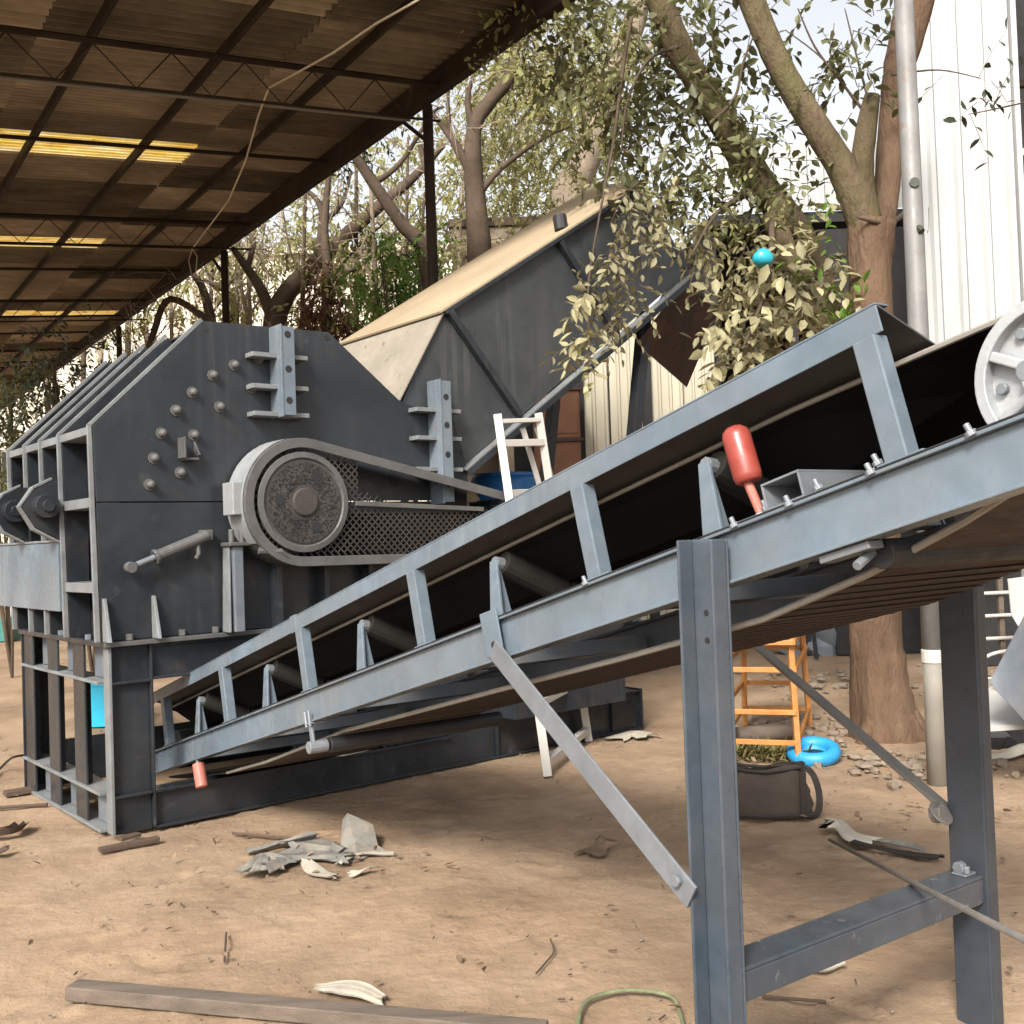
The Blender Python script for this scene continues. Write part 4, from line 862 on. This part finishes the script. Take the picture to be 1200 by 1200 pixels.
tree('vine_tree', 'slender tree hung with dead red brown leaves above the crusher', 14.2,
     [([(375, 700), (378, 450), (384, 330), (380, 270), (386, 200)], [16, 15, 13, 10, 6])], 'bark_dk', [(378, 355, -.1, .36, 60, .10), (392, 385, -.1, .36, 56, .10), (375, 315, -.1, .22, 20, .09)], 'leaf_dead', 375, BG, droop=.9)
tree('arching_tree', 'thin tree with arching bare boughs left of the crusher peak', 16.5,
     [([(248, 700), (255, 460), (248, 380), (236, 335), (222, 318)], [16, 14, 12, 9, 5]), ([(252, 400), (275, 365), (262, 340), (238, 328)], [9, 9, 8, 5]), ([(250, 380), (200, 350), (180, 390), (170, 430)], [9, 8, 8, 6]), ([(255, 400), (290, 385), (283, 340), (278, 300)], [8, 6, 5, 3])],
     'bark_dk', [(200, 400, .4, .4, 8, .07), (170, 400, .4, .3, 6, .07)], 'leaf_yellow', 248, BG)
slim = [(118, 13, 7), (150, 12.4, 9), (178, 14.5, 7), (205, 13.4, 6), (240, 15, 7), (273, 13, 10), (300, 15.5, 6), (352, 14.6, 8), (418, 15, 9), (446, 13.6, 10), (472, 15.5, 7), (486, 13.2, 7), (530, 15.8, 6), (600, 17, 10), (95, 14.5, 8), (56, 12.0, 9)]
sdesc = ['slim trunk', 'thin bare stem', 'slender brown trunk']
names_ = ['leftmost but one, seen between shed posts', 'close to the left end of the crusher roof', 'third from the left among the stems', 'fourth from the left behind the fins', 'left of the crusher peak', 'above the crusher peak', 'just right of the crusher peak', 'behind the spreading tree fork', 'left of the leaning tree', 'behind the leaning tree', 'just left of the shed post', 'hidden partly by the shed post', 'right of the shed post', 'behind the dark tree above the chute', 'at the far left behind the fins', 'at the left end beneath the low eave']
for k, (px, Y, wd) in enumerate(slim):
    Y = max(Y, eave_depth(px)+.8+.7*(k % 3)); b = at(px, 600, Y); lean = random.uniform(-14, 14); top = random.uniform(150, 230); cl = []
    t = tree('slender_tree', 'slender bare tree '+names_[k], Y, [([(px, 640), (px+lean*.3, 480), (px+lean*.5, 380), (px+lean*.8, 300), (px+lean*1.3, top)], [wd*.9, wd*.8, wd*.75, wd*.6, wd*.4]),
        ([(px+lean*.6, 370), (px+lean*.6+random.choice((-1, 1))*22, 320), (px+lean*.6+random.choice((-1, 1))*34, 260)], [wd*.5, wd*.35, 2]), ([(px+lean*.7, 330), (px+lean*.7+random.choice((-1, 1))*16, 290), (px+lean*.7+random.choice((-1, 1))*26, 230)], [wd*.4, wd*.3, 1.5])],
        'bark_dk' if k % 3 else 'bark_pale', [(px+lean, 290, .2, .5, 26, .11), (px+lean, 390, .2, .6, 20, .11), (px+lean, 340, .4, .6, 20, .11)], 'leaf_yellow', px, 'slender trees behind the crusher', droop=.8, nb=9)
# leafy bushes
def bush(label, px, py, Y, cl, mt, **kw):
    b = at(px, py, Y); org = V((b.x, Y, 0)); t = thing('bush', label, 'bush', org, 0, 'leafy bushes at the back'); m = MB()
    for k in range(5): a = random.uniform(0, 6.28); m.tube([V((0, 0, 0)), V((.2*math.cos(a), .2*math.sin(a), b.z*.5)), V((.5*math.cos(a), .5*math.sin(a), b.z))], [.02, .016, .008], 6)
    m.build('stem', 'bark_dk', t)
    ob, tw = foliage('foliage', [(at(x, y, Y+dy), *rest) for x, y, dy, *rest in cl], mt, t, org, **kw)
bush('dark green bush at the far left behind the crusher end', 8, 520, 13.5, [(5, 470, 0, .5, 70, .09), (12, 540, 0, .5, 70, .09), (0, 590, 0, .45, 50, .09), (-40, 520, .4, .7, 80, .09), (35, 440, .4, .4, 40, .09)], 'leaf_green')
bush('brown shadowy bush under the low end of the roof', 100, 420, 12.5, [(70, 440, 0, .6, 50, .09), (60, 470, 0, .6, 50, .09), (105, 410, .3, .4, 20, .08)], 'leaf_dark')
bush('bright green bush behind the leaning tree and shed post', 478, 310, 12.6, [(478, 300, 0, .4, 70, .08), (455, 350, 0, .4, 60, .08), (500, 330, 0, .35, 40, .08), (430, 320, .3, .4, 40, .08)], 'leaf_bright')
bush('yellow green thicket behind the tan chute lid', 620, 240, 17.5, [(560, 160, 0, 1.0, 90, .12), (620, 250, 0, .9, 90, .12), (680, 210, 0, .9, 80, .12), (540, 260, 0, .8, 60, .12), (620, 120, 0, 1.0, 90, .12), (500, 200, .3, .9, 70, .12), (680, 100, .4, 1., 60, .12)], 'leaf_yellow')
bush('thin yellow thicket between the crusher and the pale building', 330, 330, 18.5, [(300, 330, 0, .9, 40, .13), (400, 260, 0, 1.0, 60, .13), (440, 210, 0, 1.0, 60, .13), (350, 250, .2, .8, 40, .13), (260, 350, .4, .9, 30, .13), (460, 300, .4, .9, 50, .13)], 'leaf_yellow')

# ------------------------------------------------------------------ objects around the yard
# white stepladder behind the conveyor
Lr = [at(583, 486, 7.3), gr(642, 910)]; Rr = [at(631, 484, 7.5), gr(690, 868)]
sl_ = thing('stepladder', 'white painted stepladder standing behind the conveyor with its top near the chute', 'stepladder', gr(660, 890))
so_ = sl_.location.copy()
for a, b in (Lr, Rr): MB().bar(a-so_, b-so_, .058, .045, (0, 1, 0)).build('rail', 'white_paint', sl_, .004)
for k, t in enumerate((.02, .085, .23, .37, .52, .67, .81, .965)):
    MB().bar(Lr[0].lerp(Lr[1], t)-so_, Rr[0].lerp(Rr[1], t)-so_, .05, .05 if k else .03).build('rung' if k else 'top_cap', 'white_paint', sl_, .004)
rl0, rl1 = Lr[0].lerp(Rr[0], .6)+V((0, .05, -.1)), Lr[1].lerp(Rr[1], .6)+V((.35, 1.0, 0)); q0 = Lr[0].lerp(Rr[0], .95)+V((0, .05, -.1)); q1 = Rr[1]+V((.35, 1.0, 0))
for a, b in ((rl0, rl1), (q0, q1)): MB().bar(a-so_, b-so_, .04, .04, (0, 1, 0)).build('rear_leg', 'white_paint', sl_, .004)
# blue drum and tan sack on the motor bed
dp = OC+U*3.35+W_*.62; dpz = 1.202
dr = thing('blue_drum', 'blue plastic drum standing on the motor bed behind the stepladder', 'drum', (dp.x, dp.y, dpz))
MB().lathe([(0, .25), (.03, .28), (.25, .285), (.27, .295), (.29, .285), (.55, .285), (.57, .295), (.59, .285), (.8, .28), (.84, .25)], (0, 0, 0), (0, 0, 1), 28).build('body', 'drum', dr, 0, True)
MB().lathe([(0, .262), (.03, .262)], (0, 0, .835), (0, 0, 1), 28).build('lid', 'drum', dr, .005)
sp = OC+U*2.95+W_*.66; q = MB().sphere((sp.x, sp.y, 1.60), .36, 14, (.55, .55, 1.1), .05)
simple('sack', 'tan sack slumped on the motor bed left of the blue drum', 'sack', q, 'sack', bevel=0, smooth=True)
# orange trestle
oA, oB, oC_ = gr(936, 896), gr(873, 850), gr(949, 852); oD = oA+oB-oC_; oz = .92
ot = thing('orange_stand', 'orange painted wooden stand with crossed rails behind the conveyor leg', 'stand', (oA+oB)/2)
oo = ot.location.copy()
for p in (oA, oB, oC_, oD):
    c_ = (oA+oB+oC_+oD)/4; MB().bar(p-oo, p.lerp(V((c_.x, c_.y, 0)), .12)+V((0, 0, oz))-oo, .038, .038, (0, 1, 0)).build('leg', 'orange', ot, .004)
for z in (.14, .34, .62, .8):
    for p, q in ((oA, oC_), (oC_, oB), (oB, oD), (oD, oA)):
        if z == .34 and p in (oA,): continue
        MB().bar(p+V((0, 0, z))-oo, q+V((0, 0, z))-oo, .022, .034).build('rail', 'orange', ot, .003)
m = MB().prism([p+V((0, 0, oz))-oo for p in (oA, oC_, oB, oD)], (0, 0, .035)); m.build('seat', 'orange', ot, .005)
# brown bag
bp_ = gr(904, 953); bp_ = gr(899, 953); bgx = thing('canvas_bag', 'brown canvas holdall with dark strap lying on the dirt behind the leg', 'bag', bp_, R(-8))
def bagmesh():
    m = MB(); n, k = 28, 9; vs = []
    for i in range(k):
        t = i/(k-1); z = .28*t; hx = .235-.03*t+.012*math.sin(5*t); hy = .12*(1-.62*t**1.5)
        for j in range(n):
            a = 2*math.pi*j/n; ca, sa = math.cos(a), math.sin(a); x = hx*math.copysign(abs(ca)**.5, ca); y = hy*math.copysign(abs(sa)**.6, sa)
            vs.append((x+.008*math.sin(9*z*10+j), y+.010*math.sin(j*1.7+i*1.3), z-.035*t*math.exp(-(x*6)**2)+.015*t*math.sin(x*18)))
    fs = [(i*n+j, i*n+(j+1) % n, (i+1)*n+(j+1) % n, (i+1)*n+j) for i in range(k-1) for j in range(n)]+[tuple(range(n))[::-1]]
    return m.add(vs, fs)
bagmesh().build('body', 'canvas', bgx, 0, True)
MB().tube([(-.2, -.05, .262), (-.1, -.056, .242), (0, -.058, .236), (.1, -.056, .248), (.2, -.05, .262), (.205, 0, .27), (.2, .05, .265), (.1, .056, .25), (0, .058, .24), (-.1, .056, .248), (-.2, .05, .265), (-.205, 0, .27), (-.2, -.05, .262)], .010, 6).build('rim', 'strap', bgx, 0, True)
m = MB(); S = smooth_path([(.18, -.05, .25), (.215, -.06, .255), (.25, -.07, .21), (.27, -.08, .12), (.262, -.09, .04), (.235, -.1, .012), (.19, -.10, .02)], 5)
for i in range(len(S)-1): m.bar(S[i], S[i+1]+(S[i+1]-S[i])*.12, .034, .012, (0, 1, 0))
m.build('strap', 'strap', bgx, .002); MB().box(.165, .20, -.125, -.108, .01, .25).build('side_band', 'strap', bgx, .003); MB().tube([(-.235, -.11, .02), (0, -.135, .016), (.235, -.11, .02)], .012, 6).build('piping', 'strap', bgx)
# blue basin
bs = gr(960, 896); m = MB()
ax = V((-.08, -.2, .98)).normalized(); bc = bs+V((0, .12, .005)); m.lathe([(0, .13), (.02, .165), (.055, .18), (.085, .172), (.105, .15), (.108, .13), (.095, .105), (.07, .092), (.035, .088)], bc, ax, 28)
o = simple('plastic_basin', 'bright blue plastic basin lying tilted near the tree foot', 'basin', m, 'basin', bevel=0, smooth=True)
MB().lathe([(0, .087), (.002, .087)], bc+ax*.0362, ax, 24).build('inside', 'black', o)  # black disc paints the shade of the basin's hollow
# log, weeds
a, b = gr(865, 872), gr(932, 866); simple('log', 'short pale log lying beneath the orange stand', 'log', MB().tube([a+V((0, 0, .06)), a.lerp(b, .5)+V((0, 0, .062)), b+V((0, 0, .055))], [.065, .06, .055], 12, jit=.04), 'wood', bevel=0, smooth=True)
wc = gr(898, 886); P = np.array([[wc.x+RNG.normal(0, .15), wc.y+RNG.normal(0, .09), .01] for _ in range(700)])
v, f = leaf_arrays(P, np.stack([RNG.normal(0, .7, 700), RNG.normal(0, .7, 700), RNG.uniform(.1, .8, 700)], 1), np.array([[0, 0, 1.]]*700)+RNG.normal(0, .3, (700, 3)), RNG.uniform(.05, .13, 700), .18)
tag(raw('weeds', v, f, 'weed', None, 'stuff'), 'yellow green weeds heaped on the dirt by the bag', 'weeds')
# rubble round the tree foot and to the right
def scatter(name, label, cat, spots, n, smin, smax, mt):
    m = MB()
    for k in range(n):
        x, y, rx_, ry = random.choice(spots); p = V((x+random.gauss(0, rx_), y+random.gauss(0, ry), 0)); s2 = random.uniform(smin, smax); m.sphere((p.x, p.y, s2*.25), s2, 6, (random.uniform(.6, 1.3), random.uniform(.6, 1.2), random.uniform(.35, .7)), .3)
    o = m.build(name, mt); tag(o, label, cat, None, 'stuff'); return o
g1, g2, g3 = gr(965, 850), gr(990, 800), gr(1060, 895)
scatter('rubble', 'pale rubble and broken stones around the tree foot', 'rubble', [(g1.x, g1.y, .3, .3), (g2.x, g2.y, .5, .6), (g3.x, g3.y, .3, .25), (gr(1100, 800).x, gr(1100, 800).y, .6, .6)], 300, .015, .06, 'stone')
ls = [(gr(x, y), rx_, ry) for x, y, rx_, ry in ((1060, 890, .35, .25), (1000, 890, .4, .3), (960, 830, .5, .6), (1100, 950, .5, .3), (700, 995, .12, .10), (860, 1000, .7, .5), (1150, 900, .5, .4), (400, 1010, .4, .2), (720, 850, .6, .8), (600, 1100, .8, .4), (200, 1040, .8, .5), (60, 900, .8, 1.2))]
P = []; Dv = []
for k in range(380):
    g, rx_, ry = ls[k % len(ls)] if k % 12 > 5 else ls[RNG.integers(0, 4)]; P.append((g.x+RNG.normal(0, rx_), g.y+RNG.normal(0, ry), .008+RNG.uniform(0, .02))); Dv.append((RNG.normal(), RNG.normal(), RNG.normal(0, .25)))
v, f = leaf_arrays(np.array(P), np.array(Dv), np.array([[0, 0, 1.]]*380)+RNG.normal(0, .35, (380, 3)), RNG.uniform(.02, .055, 380), .5)
tag(raw('leaf_litter', v, f, 'litter', None, 'stuff'), 'dry brown leaves scattered over the dirt', 'leaves')
m = MB()
for k in range(900):
    y = 1.6+8*random.random()**1.3; x = random.uniform(-.62, .62)*y; s2 = random.uniform(.002, .007)*(1 if random.random() < .95 else 2); m.sphere((x, y, s2*.2), s2, 5, (random.uniform(.7, 1.4), 1, .6), .25)
tag(m.build('pebbles', 'stone'), 'tiny pebbles and crumbs strewn on the bare dirt', 'pebbles', None, 'stuff')
m = MB()
for k in range(170):
    y = 1.8+7*random.random()**1.2; x = random.uniform(-.6, .6)*y; a = random.uniform(0, 6.28); l = random.uniform(.008, .035); m.tube([(x, y, .004), (x+l*math.cos(a), y+l*math.sin(a), .007)], random.uniform(.0015, .004), 4)
tag(m.build('dirt_chips', 'wood_dk'), 'dark wood chips and twigs strewn on the bare dirt', 'chips', None, 'stuff')
# crumpled strips and sheets on the ground
def strip(name, label, cat, px, wd, mt, rise=.04, seed=0, group=None, nseg=18, nw=4, th=.004):
    rr = random.Random(seed); S = smooth_path([gr(*q)+V((0, 0, .006)) for q in px], max(2, nseg//(len(px)-1))); m = MB(); vs = []; k = len(S)
    ph = [rr.uniform(0, 1) for _ in range(nw+1)]; e1, e2 = [rr.uniform(-.5, .5) for _ in range(nw+1)], [rr.uniform(-.5, .5) for _ in range(nw+1)]; f1 = rr.uniform(.16, .3)
    for i, p in enumerate(S):
        d = (S[min(i+1, k-1)]-S[max(i-1, 0)]).normalized(); s2 = V((-d.y, d.x, 0)); w2 = wd*(1+.28*math.sin(i*.37+seed)); lift = .5+.5*math.sin(f1*i+seed*1.7)
        for j in range(nw+1):
            u = j/nw-.5; z = .003+rise*(lift*(.25+.75*ph[j])+.35*(1-lift)*ph[-1-j]); end = (e1[j] if i == 0 else e2[j] if i == k-1 else 0)*wd
            vs.append(p+s2*(u*w2)+d*end+V((0, 0, z)))
    n = nw+1; top = vs; bot = [v-V((0, 0, th)) for v in vs]; N = len(vs)
    fs = []
    for i in range(k-1):
        for j in range(nw): a = i*n+j; fs += [(a, a+n, a+n+1, a+1), (N+a, N+a+1, N+a+n+1, N+a+n)]
    m.add(top+bot, fs); return simple(name, label, cat, m, mt, group, 0, smooth=(mt == 'cloth_white'))
strip('tarpaulin_scrap', 'long grey tarpaulin strip crumpled at the front of the scrap heap', 'scrap', [(300, 1028), (335, 1012), (380, 1008), (410, 1010)], .13, 'cloth_grey', .06, 1)
strip('tarpaulin_scrap', 'thin dark grey strip curling at the back left of the scrap heap', 'scrap', [(292, 1003), (320, 994), (350, 990), (372, 985)], .06, 'cloth_grey', .04, 2)
m = MB(); G = [gr(398, 1003), gr(420, 1010), gr(440, 1000), gr(462, 1004), gr(402, 984)+V((0, 0, .10)), gr(408, 985)+V((0, 0, .14)), gr(438, 990)+V((0, 0, .10)), gr(443, 996)+V((0, 0, .02)), gr(392, 1012), gr(416, 1000)+V((0, 0, .05))]
m.add([g+V((0, 0, .004)) for g in G]+[g+V((0, .006, -.001)) for g in G], [(0, 9, 5, 4), (9, 1, 2, 7), (9, 7, 6, 5), (8, 1, 9, 0), (7, 2, 3), (10, 14, 15, 19), (19, 17, 12, 11), (19, 15, 16, 17), (18, 10, 19, 11)])
simple('tarpaulin_scrap', 'folded grey sheet standing up at the right of the scrap heap', 'scrap', m, 'cloth_grey', None, 0)
strip('tarpaulin_scrap', 'narrow pale strip stretching right from the scrap heap', 'scrap', [(395, 1018), (420, 1006), (445, 1002), (465, 1003)], .05, 'cloth_white', .04, 4)
strip('plastic_scrap', 'small white pointed plastic piece before the grey scrap heap', 'scrap', [(358, 1013), (372, 1025), (395, 1031)], .07, 'cloth_white', .02, 5)
strip('plastic_scrap', 'small cream chip right of the white plastic piece', 'scrap', [(408, 1027), (420, 1026), (434, 1023)], .06, 'cloth_white', .03, 6)
strip('tarpaulin_scrap', 'wide grey crumpled sheet in the middle of the scrap heap', 'scrap', [(335, 1000), (360, 996), (390, 998), (405, 1003)], .24, 'cloth_grey', .07, 31, nw=6)
strip('tarpaulin_scrap', 'grey scrap tongue curling up at the left front of the heap', 'scrap', [(298, 1030), (310, 1018), (330, 1020)], .10, 'cloth_grey', .08, 33)
simple('thin_rod', 'thin dark rod on the dirt behind the grey scrap heap', 'rod', MB().tube([gr(272, 979)+V((0, 0, .012)), gr(340, 985)+V((0, 0, .012))], .008, 6), 'wood_dk')
strip('torn_cloth', 'off white torn cloth with dark fold beside the crusher rod on the dirt', 'cloth', [(966, 973), (985, 975), (1000, 986), (1025, 990)], .11, 'cloth_white', .06, 8)
strip('rubber_strip', 'dark flat rubber strip trailing right from the torn cloth', 'strip', [(1000, 992), (1035, 998), (1070, 1004), (1105, 1008)], .05, 'strap', .035, 9)
strip('cloth_strip', 'pale cloth strip lying above the dark rubber strip', 'strip', [(1010, 985), (1045, 993), (1080, 1002)], .05, 'cloth_grey', .03, 10)
strip('paper_scrap', 'crumpled white paper beside the timber in the foreground', 'paper', [(378, 1163), (400, 1163), (425, 1168), (448, 1178)], .085, 'cloth_white', .022, 11, nw=7)
strip('paper_scrap', 'faint pale paper lying right of the near leg under the cross beam', 'paper', [(945, 1135), (965, 1137), (985, 1131)], .05, 'cloth_white', .012, 12)
strip('dry_leaf_heap', 'curled dry brown leaves on the dirt behind the near brace', 'leaves', [(690, 1005), (700, 998), (712, 992)], .12, 'litter', .05, 13)
strip('cardboard_scrap', 'pale flat scrap on the dirt right of the skid end', 'scrap', [(720, 868), (740, 862), (760, 866)], .16, 'cloth_white', .03, 14)
strip('brown_scrap', 'upper dark brown curled scrap at the left edge of the dirt', 'scrap', [(-25, 985), (0, 983), (18, 978), (27, 968)], .07, 'wood_dk', .05, 15)
strip('brown_scrap', 'lower dark brown curled scrap at the left edge of the dirt', 'scrap', [(-25, 1002), (-5, 1002), (10, 999)], .06, 'wood_dk', .05, 16)
simple('timber_beam', 'long weathered square timber lying across the bottom foreground', 'timber', MB().bar(gr(84, 1160, .024), gr(640, 1210, .024), .075, .05), 'wood', bevel=.004)
simple('wood_batten', 'thin batten on the dirt in front of the frame corner', 'batten', MB().bar(gr(116, 999)+V((0, 0, .012)), gr(186, 985)+V((0, 0, .012)), .05, .022), 'wood_dk')
simple('wood_block', 'small block beneath the front corner of the crusher frame', 'block', MB().bar(gr(140, 986)+V((0, 0, .012)), gr(163, 980)+V((0, 0, .012)), .05, .02), 'wood_dk')
simple('wood_block', 'dark block at the back corner of the crusher frame', 'block', MB().bar(gr(5, 934)+V((0, 0, .02)), gr(42, 928)+V((0, 0, .02)), .09, .03), 'wood_dk')
simple('iron_bar', 'thin bar on the dirt left of the crusher frame', 'bar', MB().tube([gr(-20, 950)+V((0, 0, .012)), gr(56, 945)+V((0, 0, .012))], .012, 6), 'wood_dk')
simple('black_cable', 'dark cable curving to the ground left of the crusher frame', 'cable', MB().tube(smooth_path([gr(-12, 914)+V((0, 0, .01)), gr(2, 902)+V((0, 0, .02)), at(14, 888, gr(14, 905).y), at(28, 885, gr(24, 900).y)], 5), .009, 6), 'strap')
simple('stick', 'short upright stick in the dirt of the left foreground', 'stick', MB().tube([gr(263, 1128), gr(265, 1096)+V((0, 0, .01))], .005, 6), 'wood_dk')
simple('twig', 'crooked twig on the dirt left of the rope loop', 'twig', MB().tube(smooth_path([gr(628, 1144)+V((0, 0, .008)), gr(640, 1130)+V((0, 0, .008)), gr(649, 1118)+V((0, 0, .01)), gr(645, 1106)+V((0, 0, .02))], 4), [.004]*13, 6), 'wood_dk')
simple('twig', 'straight twig on the dirt between the two conveyor legs', 'twig', MB().tube([gr(893, 1170)+V((0, 0, .006)), gr(968, 1176)+V((0, 0, .006))], .006, 6), 'wood_dk')
simple('rope_loop', 'green grey rope loop lying at the bottom of the foreground', 'rope', MB().tube(smooth_path([gr(676, 1215)+V((0, 0, .01)), gr(684, 1182)+V((0, 0, .014)), gr(710, 1170)+V((0, 0, .016)), gr(745, 1166)+V((0, 0, .016)), gr(785, 1172)+V((0, 0, .014)), gr(797, 1190)+V((0, 0, .01)), gr(802, 1215)+V((0, 0, .01))], 6), .0075, 8), 'rope', bevel=0, smooth=True)
# long rod resting on the cross beam
p0 = gr(972, 986)+V((0, 0, .008)); cb_ = V((cv.location.x, cv.location.y, 0)); b_ = V((-ah.y, ah.x, 0)); p1 = None
for k in range(200):      # the rod leaves the dirt and rests on the back edge of the beam
    t = k/200; q = onp(977+223*t, 990+106*t, V((0, 0, .469)), V((0, 0, 1)))
    if (q-cb_).dot(ah) > -.052: p1 = q; break
simple('steel_rod', 'long thin steel rod leaning across the cross beam of the conveyor legs', 'rod', MB().tube([p0, p1, p1+(p1-p0)*.62], .0085, 8), 'rod', bevel=0, smooth=True)
# bent sheets on the right
Yp = 5.9; a = [at(1160, 800, Yp), at(1185, 740, Yp), at(1205, 690, Yp), at(1260, 690, Yp+.1), at(1260, 870, Yp+.1), at(1200, 852, Yp)]
m = MB(); n = 10; vs = []
for i in range(n+1):
    t = i/n; top = at(1160+90*t, 800-115*min(1, t*1.5), Yp+.35*t*t); bot = at(1160+90*t, 800+62*min(1, t*1.6), Yp-.05+.25*t*t); vs += [top, bot, top+V((0, .008, 0)), bot+V((0, .008, 0))]
m.add(vs, [q for i in range(n) for q in ((i*4, i*4+1, i*4+5, i*4+4), (i*4+2, i*4+6, i*4+7, i*4+3))])
simple('bent_sheet', 'curved blue grey steel sheet propped at the right edge', 'sheet', m, 'blue_dk', bevel=0, smooth=True)
a, b, c_, d = at(1150, 806, 6.6), at(1170, 815, 6.6), at(1220, 846, 6.0), at(1150, 851, 6.0)
simple('white_board', 'dirty white board lying on scrap at the right edge', 'board', MB().prism([at(1148, 806, 6.7), at(1160, 806, 6.7), at(1240, 846, 6.05), at(1152, 852, 6.05)], (0, 0, -.03)), 'whitesheet2')
for k, (y0, y1, mt, lab) in enumerate(((862, 868, 'cloth_grey', 'upper'), (882, 890, 'cloth_white', 'lower'))):
    strip('scrap_sheet', lab+' crumpled scrap sheet beneath the white board', 'scrap', [(1146, y0+6), (1175, y0+8), (1205, y0), (1240, y1)], .16, mt, .10, 20+k)
m = MB()
for k in range(9): m.sphere(gr(1150+11*k, 872+random.uniform(-4, 8))+V((0, .15, .08)), .14, 7, (1, 1, .9), .35)
simple('scrap_pile', 'dark scrap heap under the white board at right', 'scrap', m, 'black', bevel=0)
# white rack in the dark bay
rk0 = at(1155, 720, 8.4); rk = thing('rack', 'white metal rack with level bars in the dark bay at right', 'rack', (rk0.x, 8.4, 0))
for z in (.30, .62, .80, .98): MB().tube([(-.12, 0, z), (.75, 0, z+.01)], .014, 8).build('bar', 'white_paint', rk)
for x in (.12, .7): MB().box(x, x+.04, .02, .06, 0, 1.2).build('upright', 'wood', rk, .003)
MB().tube(smooth_path([(-.12, -.05, .42), (0, -.05, .50), (.2, -.05, .53), (.6, -.05, .53)], 4), .014, 8).build('handle', 'white_paint', rk)
yc = at(1172, 770, 8.0); m = MB(); simple('yellow_crate', 'pale yellow crate on the ground beneath the white rack', 'crate', MB().box(yc.x-.14, yc.x+.2, 7.9, 8.3, 0, .32), 'tan_lt', bevel=.01)
pk = at(1182, 695, 8.0); simple('torn_sheet', 'torn white sheet hanging at the right end of the rack', 'sheet', MB().add([(pk.x-.07, 7.85, 1.12), (pk.x+.25, 7.86, 1.15), (pk.x+.22, 7.83, .7), (pk.x+.05, 7.80, .62), (pk.x-.06, 7.84, .85), (pk.x-.07, 7.86, 1.12), (pk.x+.25, 7.87, 1.15), (pk.x+.22, 7.84, .7), (pk.x+.05, 7.81, .62), (pk.x-.06, 7.85, .85)], [(0, 4, 3, 2, 1), (5, 6, 7, 8, 9)]), 'whitesheet2', bevel=0)
# dark post and grey tarp behind
pp_ = gr(957, 772); simple('iron_stake', 'dark iron stake standing behind the orange stand', 'stake', MB().tube([V((pp_.x, pp_.y, 0)), V((pp_.x-.06, pp_.y, .75))], .025, 8), 'black')
gt = gr(975, 775); m = MB().sphere((gt.x+.2, gt.y+.9, .18), .6, 12, (1.0, .5, .6), .25); simple('grey_tarpaulin', 'grey tarpaulin heap behind the tree in the shade', 'tarpaulin', m, 'blue_dk', bevel=0)
# left background bits
cc = gr(119, 852); ct = thing('cyan_crate', 'cyan plastic crate seen through the left opening of the crusher frame', 'crate', (cc.x, cc.y, 0))
m = MB(); m.box(-.14, .14, 0, .012, 0, .42); m.box(-.14, .14, .3, .312, 0, .42); m.box(-.14, -.128, .0125, .2995, 0, .42); m.box(.128, .14, .0125, .2995, 0, .42); m.build('side', 'cyan', ct, .004); MB().box(-.127, .127, .013, .299, .0, .012).build('bottom', 'cyan', ct); MB().box(-.15, .15, -.012, -.001, .36, .42).build('rim', 'cyan', ct, .004)
gb = gr(2, 752); simple('green_bin', 'dark green plastic bin at the far left beyond the beam', 'bin', MB().prism([(gb.x-.5, gb.y, 0), (gb.x+.14, gb.y, 0), (gb.x+.2, gb.y, .42), (gb.x-.5, gb.y, .42)], (0, .5, 0)), 'green', bevel=.01)
wb_ = gr(24, 742); simple('white_box', 'small white box beside the dark green bin at far left', 'box', MB().box(wb_.x-.2, wb_.x+.14, wb_.y, wb_.y+.4, 0, .55), 'white_paint', bevel=.01)
print('objects', len(bpy.data.objects))
